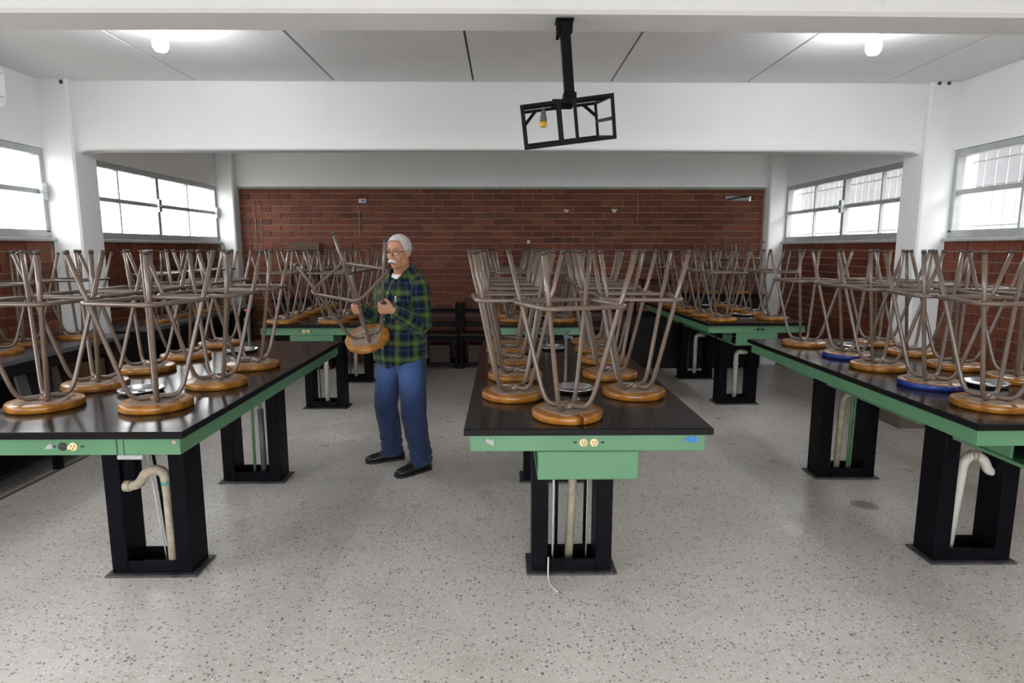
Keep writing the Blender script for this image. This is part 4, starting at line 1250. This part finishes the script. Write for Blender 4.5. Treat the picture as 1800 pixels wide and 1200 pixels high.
sd = ho.modifiers.new('thickness', 'SOLIDIFY'); sd.thickness = 0.008; sd.offset = -1
child(ho, man)
mo = MB()
mo.tube([HM @ Vector(p) for p in ((-0.034, 0.080, -0.076), (-0.022, 0.095, -0.063), (-0.008, 0.103, -0.057), (0.008, 0.103, -0.057), (0.022, 0.095, -0.063), (0.034, 0.080, -0.076))],
        [(0.004, 0.006), (0.010, 0.009), (0.012, 0.009), (0.012, 0.009), (0.010, 0.009), (0.004, 0.006)], 10)
child(mo.build('moustache', M_TACHE), man)
child(MB().tube([HM @ Vector(p) for p in ((-0.020, 0.087, -0.074), (0, 0.095, -0.0735), (0.020, 0.087, -0.074))], 0.0035, 8).build('mouth', M_LIP), man)
for sx in (-1, 1):
    child(MB().tube([HM @ Vector(p) for p in ((sx*0.012, 0.0885, 0.026), (sx*0.028, 0.088, 0.033), (sx*0.048, 0.072, 0.026))], [(0.004, 0.003), (0.005, 0.004), (0.003, 0.003)], 8).build('eyebrow', M_BROW), man)
    ey = child(MB().ellipsoid((sx*0.031, 0.0755, 0.002), (0.0115, 0.0068, 0.0042), HM, 14, 8).build('eye', M_EYEW), man)
    child(MB().ellipsoid((sx*0.0305, 0.0815, 0.0015), (0.0050, 0.0022, 0.0046), HM, 10, 6).build('iris', M_IRIS), ey)
gl = MB()
for sx in (-1, 1):
    rim = []
    for k in range(20):
        a = 2*PI*k/20
        x = sx*0.0325 + math.copysign(abs(math.cos(a))**0.75, math.cos(a))*0.0255; z = -0.002 + math.copysign(abs(math.sin(a))**0.8, math.sin(a))*0.0170
        rim.append(HM @ Vector((x, 0.102 - abs(x)**2*5.0, z)))
    gl.tube(rim, 0.0016, 6, closed=True)
    gl.tube([HM @ Vector(p) for p in ((sx*0.058, 0.086, 0.006), (sx*0.074, 0.070, 0.008), (sx*0.080, 0.02, 0.010), (sx*0.080, -0.012, 0.008), (sx*0.078, -0.026, -0.008))], 0.0018, 6)
gl.tube([HM @ Vector(p) for p in ((-0.009, 0.101, 0.003), (0, 0.106, 0.007), (0.009, 0.101, 0.003))], 0.0016, 6)
glo = child(gl.build('spectacles', M_WIRE), man)
for sx in (-1, 1):
    b = MB(); pts = []
    for k in range(20):
        a = 2*PI*k/20
        x = sx*0.0325 + math.copysign(abs(math.cos(a))**0.75, math.cos(a))*0.0248; z = -0.002 + math.copysign(abs(math.sin(a))**0.8, math.sin(a))*0.0163
        pts.append((x, 0.102 - abs(x)**2*5.0, z))
    b.loft([[HM @ Vector((x, y + d, z)) for x, y, z in pts] for d in (0, 0.001)], smooth=False)
    child(b.build('lens', M_LENS), glo)

# undershirt visible in the open collar
us = MB()
us.loft([oval(CH + UP*z - f2*0.005 + f2*fo, hw, hd, 0, 28, 2.3, 0.02) for z, hw, hd, fo in ((1.29, 0.10, 0.095, 0.012), (1.37, 0.085, 0.085, 0.006), (1.418, 0.072, 0.071, 0.0), (1.438, 0.064, 0.063, 0.0))])
child(us.build('undershirt', M_VEST), man)

# shirt: torso and sleeves fused into one cloth surface
sh = MB()
tors = ((0.805, 0.205, 0.150, 0.012), (0.90, 0.202, 0.155, 0.020), (1.00, 0.198, 0.155, 0.026), (1.10, 0.195, 0.148, 0.020), (1.20, 0.198, 0.138, 0.010), (1.30, 0.196, 0.128, 0.0), (1.375, 0.176, 0.112, -0.006), (1.417, 0.130, 0.092, -0.012), (1.447, 0.088, 0.080, -0.016))
sh.loft([oval(axis_at(z), hw, hd, fo, 36, 2.4, max(0, (z - 1.30)/0.147)*0.045) for z, hw, hd, fo in tors])
arms = ((sL, eL, wristL), (sR, eR, wristR))
for s_, e_, w_ in arms:
    cuff = e_ + (w_ - e_)*0.99
    sh.tube([s_ + (CH + UP*1.38 - s_)*0.5, s_ + (CH + UP*1.37 - s_)*0.15, s_ + (e_ - s_)*0.12, s_ + (e_ - s_)*0.5, e_ + (e_ - s_).normalized()*0.012], [0.050, 0.062, 0.069, 0.065, 0.060], 18)
    sh.tube([e_ + (e_ - w_).normalized()*0.012, e_ + (w_ - e_)*0.3, e_ + (w_ - e_)*0.75, cuff], [0.060, 0.058, 0.048, 0.039], 18)
sho = remesh(sh, 'shirt', M_PLAID, 0.0085, 5)
def dist_seg(p, a, b):
    d = b - a; u = (p - a).dot(d)/d.length_squared; t = max(0, min(1, u))
    return (p - (a + d*t)).length, u
def cloth_coords(me, torso_only=False):
    au = me.attributes.new('cloth_u', 'FLOAT', 'POINT'); av = me.attributes.new('cloth_v', 'FLOAT', 'POINT')
    U_, V_ = [], []
    for v in me.vertices:
        p = v.co
        best = None
        for i, (s_, e_, w_) in enumerate(arms):
            for a, b, l0, rad in ((s_, e_, 0, 0.076), (e_, w_, (e_ - s_).length, 0.066)):
                d, t = dist_seg(p, a, b)
                q = d/rad
                if best is None or q < best[0]: best = (q, i, a, b, l0, t)
        c = axis_at(p.z); rel = p - c
        x, y = rel.dot(l2), rel.dot(f2)
        if not torso_only and best[0] < 1.1 and (abs(x) > 0.16 or best[4] > 0 or y > 0.16):
            q, i, a, b, l0, t = best
            d = (b - a).normalized(); u = (f2 - d*f2.dot(d)).normalized(); w = d.cross(u)
            r_ = p - a; U_.append(0.5 + math.atan2(r_.dot(w), r_.dot(u))*0.066); V_.append(l0 + (b - a).length*t + 0.02 + 0.98)
        else:
            U_.append(1.0 + math.atan2(x, y)*0.175 + 0.0); V_.append(p.z + 0.03)
    au.data.foreach_set('value', U_); av.data.foreach_set('value', V_)
def wrinkle(me, amp, scale, stretch=(1, 1, 1), off=0.0):
    ns = [v.normal.copy() for v in me.vertices]
    for v, n_ in zip(me.vertices, ns):
        q = Vector((v.co.x*stretch[0], v.co.y*stretch[1], v.co.z*stretch[2]))*scale + Vector((off, off, off))
        k = noise.noise(q)*0.7 + noise.noise(q*2.1)*0.35
        v.co += n_*(k*amp)
    me.update()
# lower hem: longer shirt tails in front and behind, shorter at the sides
for v in sho.data.vertices:
    if v.co.z < 0.93:
        rel = v.co - axis_at(v.co.z); a = math.atan2(rel.dot(l2), rel.dot(f2))
        v.co.z -= (0.93 - v.co.z)/0.125*0.030*math.cos(2*a)
cloth_coords(sho.data)
wrinkle(sho.data, 0.010, 13, (1, 1, 0.8)); wrinkle(sho.data, 0.005, 30, (1, 1, 1), 4.0)
child(sho, man)
def on_chest(x, z, out=0.0):
    """point of the shirt front, x towards his left"""
    for (z0, w0, d0, o0), (z1, w1, d1, o1) in zip(tors, tors[1:]):
        if z0 <= z <= z1:
            k = (z - z0)/(z1 - z0); hw, hd, fo = w0+(w1-w0)*k, d0+(d1-d0)*k, o0+(o1-o0)*k
    y = hd*(max(0, 1 - abs(x/hw)**2.4))**(1/2.4)
    return axis_at(z) + l2*x + f2*(y + fo + out)
# collar: two pointed flaps and a band round the neck
co = MB()
for sx in (-1, 1):
    inner = [CH - f2*0.085 + UP*1.494, CH + l2*(sx*0.055) - f2*0.062 + UP*1.492, CH + l2*(sx*0.078) - f2*0.01 + UP*1.478, CH + l2*(sx*0.070) + f2*0.045 + UP*1.440, CH + l2*(sx*0.026) + f2*0.100 + UP*1.367]
    outer = [CH - f2*0.112 + UP*1.442, CH + l2*(sx*0.085) - f2*0.085 + UP*1.440, CH + l2*(sx*0.120) - f2*0.005 + UP*1.427, CH + l2*(sx*0.112) + f2*0.062 + UP*1.387, CH + l2*(sx*0.070) + f2*0.124 + UP*1.322]
    n0 = len(co.v)
    for th in (0.0, 0.006):
        for a, b in zip(inner, outer): 
            m_ = (a + b)/2 + UP*0.008
            co.v += [tuple(a + UP*th), tuple(m_ + UP*th), tuple(b + UP*th)]
    k = len(inner)
    for i in range(k - 1):
        for j in range(2):
            q = [n0 + i*3 + j, n0 + i*3 + j + 1, n0 + (i+1)*3 + j + 1, n0 + (i+1)*3 + j]
            co.face(q[::-1], 0, True); co.face([x + 3*k for x in q], 0, True)
    for j in (0, 2):
        for i in range(k - 1):
            co.face([n0 + i*3 + j, n0 + (i+1)*3 + j, n0 + (i+1)*3 + j + 3*k, n0 + i*3 + j + 3*k], 0, False)
    for i in (0, k - 1):
        for j in range(2): co.face([n0 + i*3 + j, n0 + i*3 + j + 1, n0 + i*3 + j + 1 + 3*k, n0 + i*3 + j + 3*k], 0, False)
coo = co.build('collar', M_PLAID)
cloth_coords(coo.data, True); child(coo, sho)
# placket, buttons, breast pocket with a pale tab
pk = MB()
zs = [0.83 + i*0.048 for i in range(11)]
pk.loft([[on_chest(-0.016, z, 0.000), on_chest(-0.016, z, 0.009), on_chest(0.016, z, 0.009), on_chest(0.016, z, 0.000)] for z in zs])
pko = pk.build('placket', M_PLAID); cloth_coords(pko.data, True); child(pko, sho)
for z in (0.92, 1.02, 1.12, 1.22, 1.30):
    c = on_chest(0.0, z, 0.009)
    child(MB().ellipsoid(c, (0.0055, 0.0055, 0.0055), None, 10, 6).build('button', M_BUTTON), sho)
po = MB()
po.loft([[on_chest(x, z, o) for o in (0.001, 0.010)] + [on_chest(x + 0.0001, z, 0.0005) for _ in ()] for x, z in ()] or [[on_chest(x, z, 0.0) for x in (0.055, 0.09, 0.125, 0.16)] + [on_chest(x, z, 0.011) for x in (0.16, 0.125, 0.09, 0.055)] for z in (1.13, 1.16, 1.20, 1.245)])
poo = po.build('breast_pocket', M_PLAID); cloth_coords(poo.data, True)
for d_ in poo.data.attributes['cloth_u'].data: d_.value += 0.03
child(poo, sho)
tb = MB(); c = on_chest(0.075, 1.265, 0.012)
tb.tube([c - UP*0.022, c + UP*0.020], [0.006, 0.006], 8)
child(tb.build('pale_tab', M_PAPER), sho)

# jeans
jn = MB()
jn.loft([oval(PV + UP*z, hw, hd, fo, 32, 2.4) for z, hw, hd, fo in ((0.95, 0.178, 0.128, 0.010), (0.88, 0.184, 0.132, 0.006), (0.82, 0.186, 0.130, 0.0), (0.76, 0.172, 0.118, 0.0))])
for h_, k_, a_, sg in ((hipL, kL, aL, 1), (hipR, kR, aR, -1)):
    jn.tube([h_ + UP*0.0, h_ - UP*0.10 + (k_ - h_)*0.06, h_ + (k_ - h_)*0.5, h_ + (k_ - h_)*0.8, k_ - UP*0.03 + f2*0.004, k_ + (a_ - k_)*0.3, k_ + (a_ - k_)*0.65, k_ + (a_ - k_)*0.90, a_ + UP*(-0.030) + f2*0.006],
            [0.104, 0.108, 0.099, 0.091, 0.087, 0.085, 0.082, 0.081, 0.082], 22)
jno = remesh(jn, 'jeans', M_DENIM, 0.0085, 5)
wv = jno.data.attributes.new('worn', 'FLOAT', 'POINT')
vals = []
for v in jno.data.vertices:
    p = v.co
    w = 0
    for h_, k_ in ((hipL, kL), (hipR, kR)):
        c = h_ + (k_ - h_)*0.32
        q = p - c
        front = max(0, v.normal.dot(f2)*0.8 + 0.25)
        w = max(w, front*math.exp(-((q.z/0.16)**2)))
    vals.append(min(1, w*1.1))
wv.data.foreach_set('value', vals)
wrinkle(jno.data, 0.010, 12, (1, 1, 0.7), 2.0)
for v in jno.data.vertices:                     # folds stacking above the shoes
    if v.co.z < 0.30:
        k = (0.30 - v.co.z)/0.22
        v.co += v.normal*(0.006*k*math.sin(v.co.z*95 + v.co.x*25))
jno.data.update()
child(jno, man)
for (k_, a_, h_) in ((kL, aL, hipL), (kR, aR, hipR)):
    side = l2 if h_ is hipL else -l2
    pts = [h_ + side*0.108 - UP*0.02, h_ + (k_ - h_)*0.5 + side*0.106, k_ + side*0.092, k_ + (a_ - k_)*0.5 + side*0.089, a_ + side*0.086 + UP*0.02]
    child(MB().tube(pts, 0.004, 6).build('side_seam', M_DENIM), jno)

# shoes
def shoe(heel, toe):
    heel, toe = Vector((*heel, 0)), Vector((*toe, 0))
    d = (toe - heel); L = d.length; d.normalize(); s_ = UP.cross(d)
    st_ = ((0.0, 0.028, 0.060), (0.03, 0.036, 0.098), (0.09, 0.040, 0.104), (0.14, 0.043, 0.088), (0.19, 0.049, 0.066), (0.235, 0.050, 0.056), (0.27, 0.042, 0.048), (0.295, 0.022, 0.034))
    k = L/0.295
    b = MB(); rings = []
    for x, w, h in st_:
        c = heel + d*(x*k)
        r = []
        for i in range(18):
            a = 2*PI*i/18
            zz = 0.012 + (h - 0.012)*(0.5 + 0.5*math.sin(a)) 
            r.append(c + s_*(w*math.copysign(abs(math.cos(a))**0.75, math.cos(a))) + UP*zz)
        rings.append(r)
    b.loft(rings)
    o = child(b.build('shoe', M_SHOE), man)
    so = MB(); ol = []
    for x, w, h in st_: ol.append((x, w + 0.004))
    pts = [heel + d*(x*k) + s_*w for x, w in ol] + [heel + d*(x*k) - s_*w for x, w in ol[::-1]]
    so.loft([[p + UP*z for p in pts] for z in (0.0, 0.016)], smooth=False)
    child(so.build('sole', M_SOLE), o)
shoe((-0.545, 4.385), (-0.765, 4.205)); shoe((-0.770, 4.615), (-1.045, 4.515))
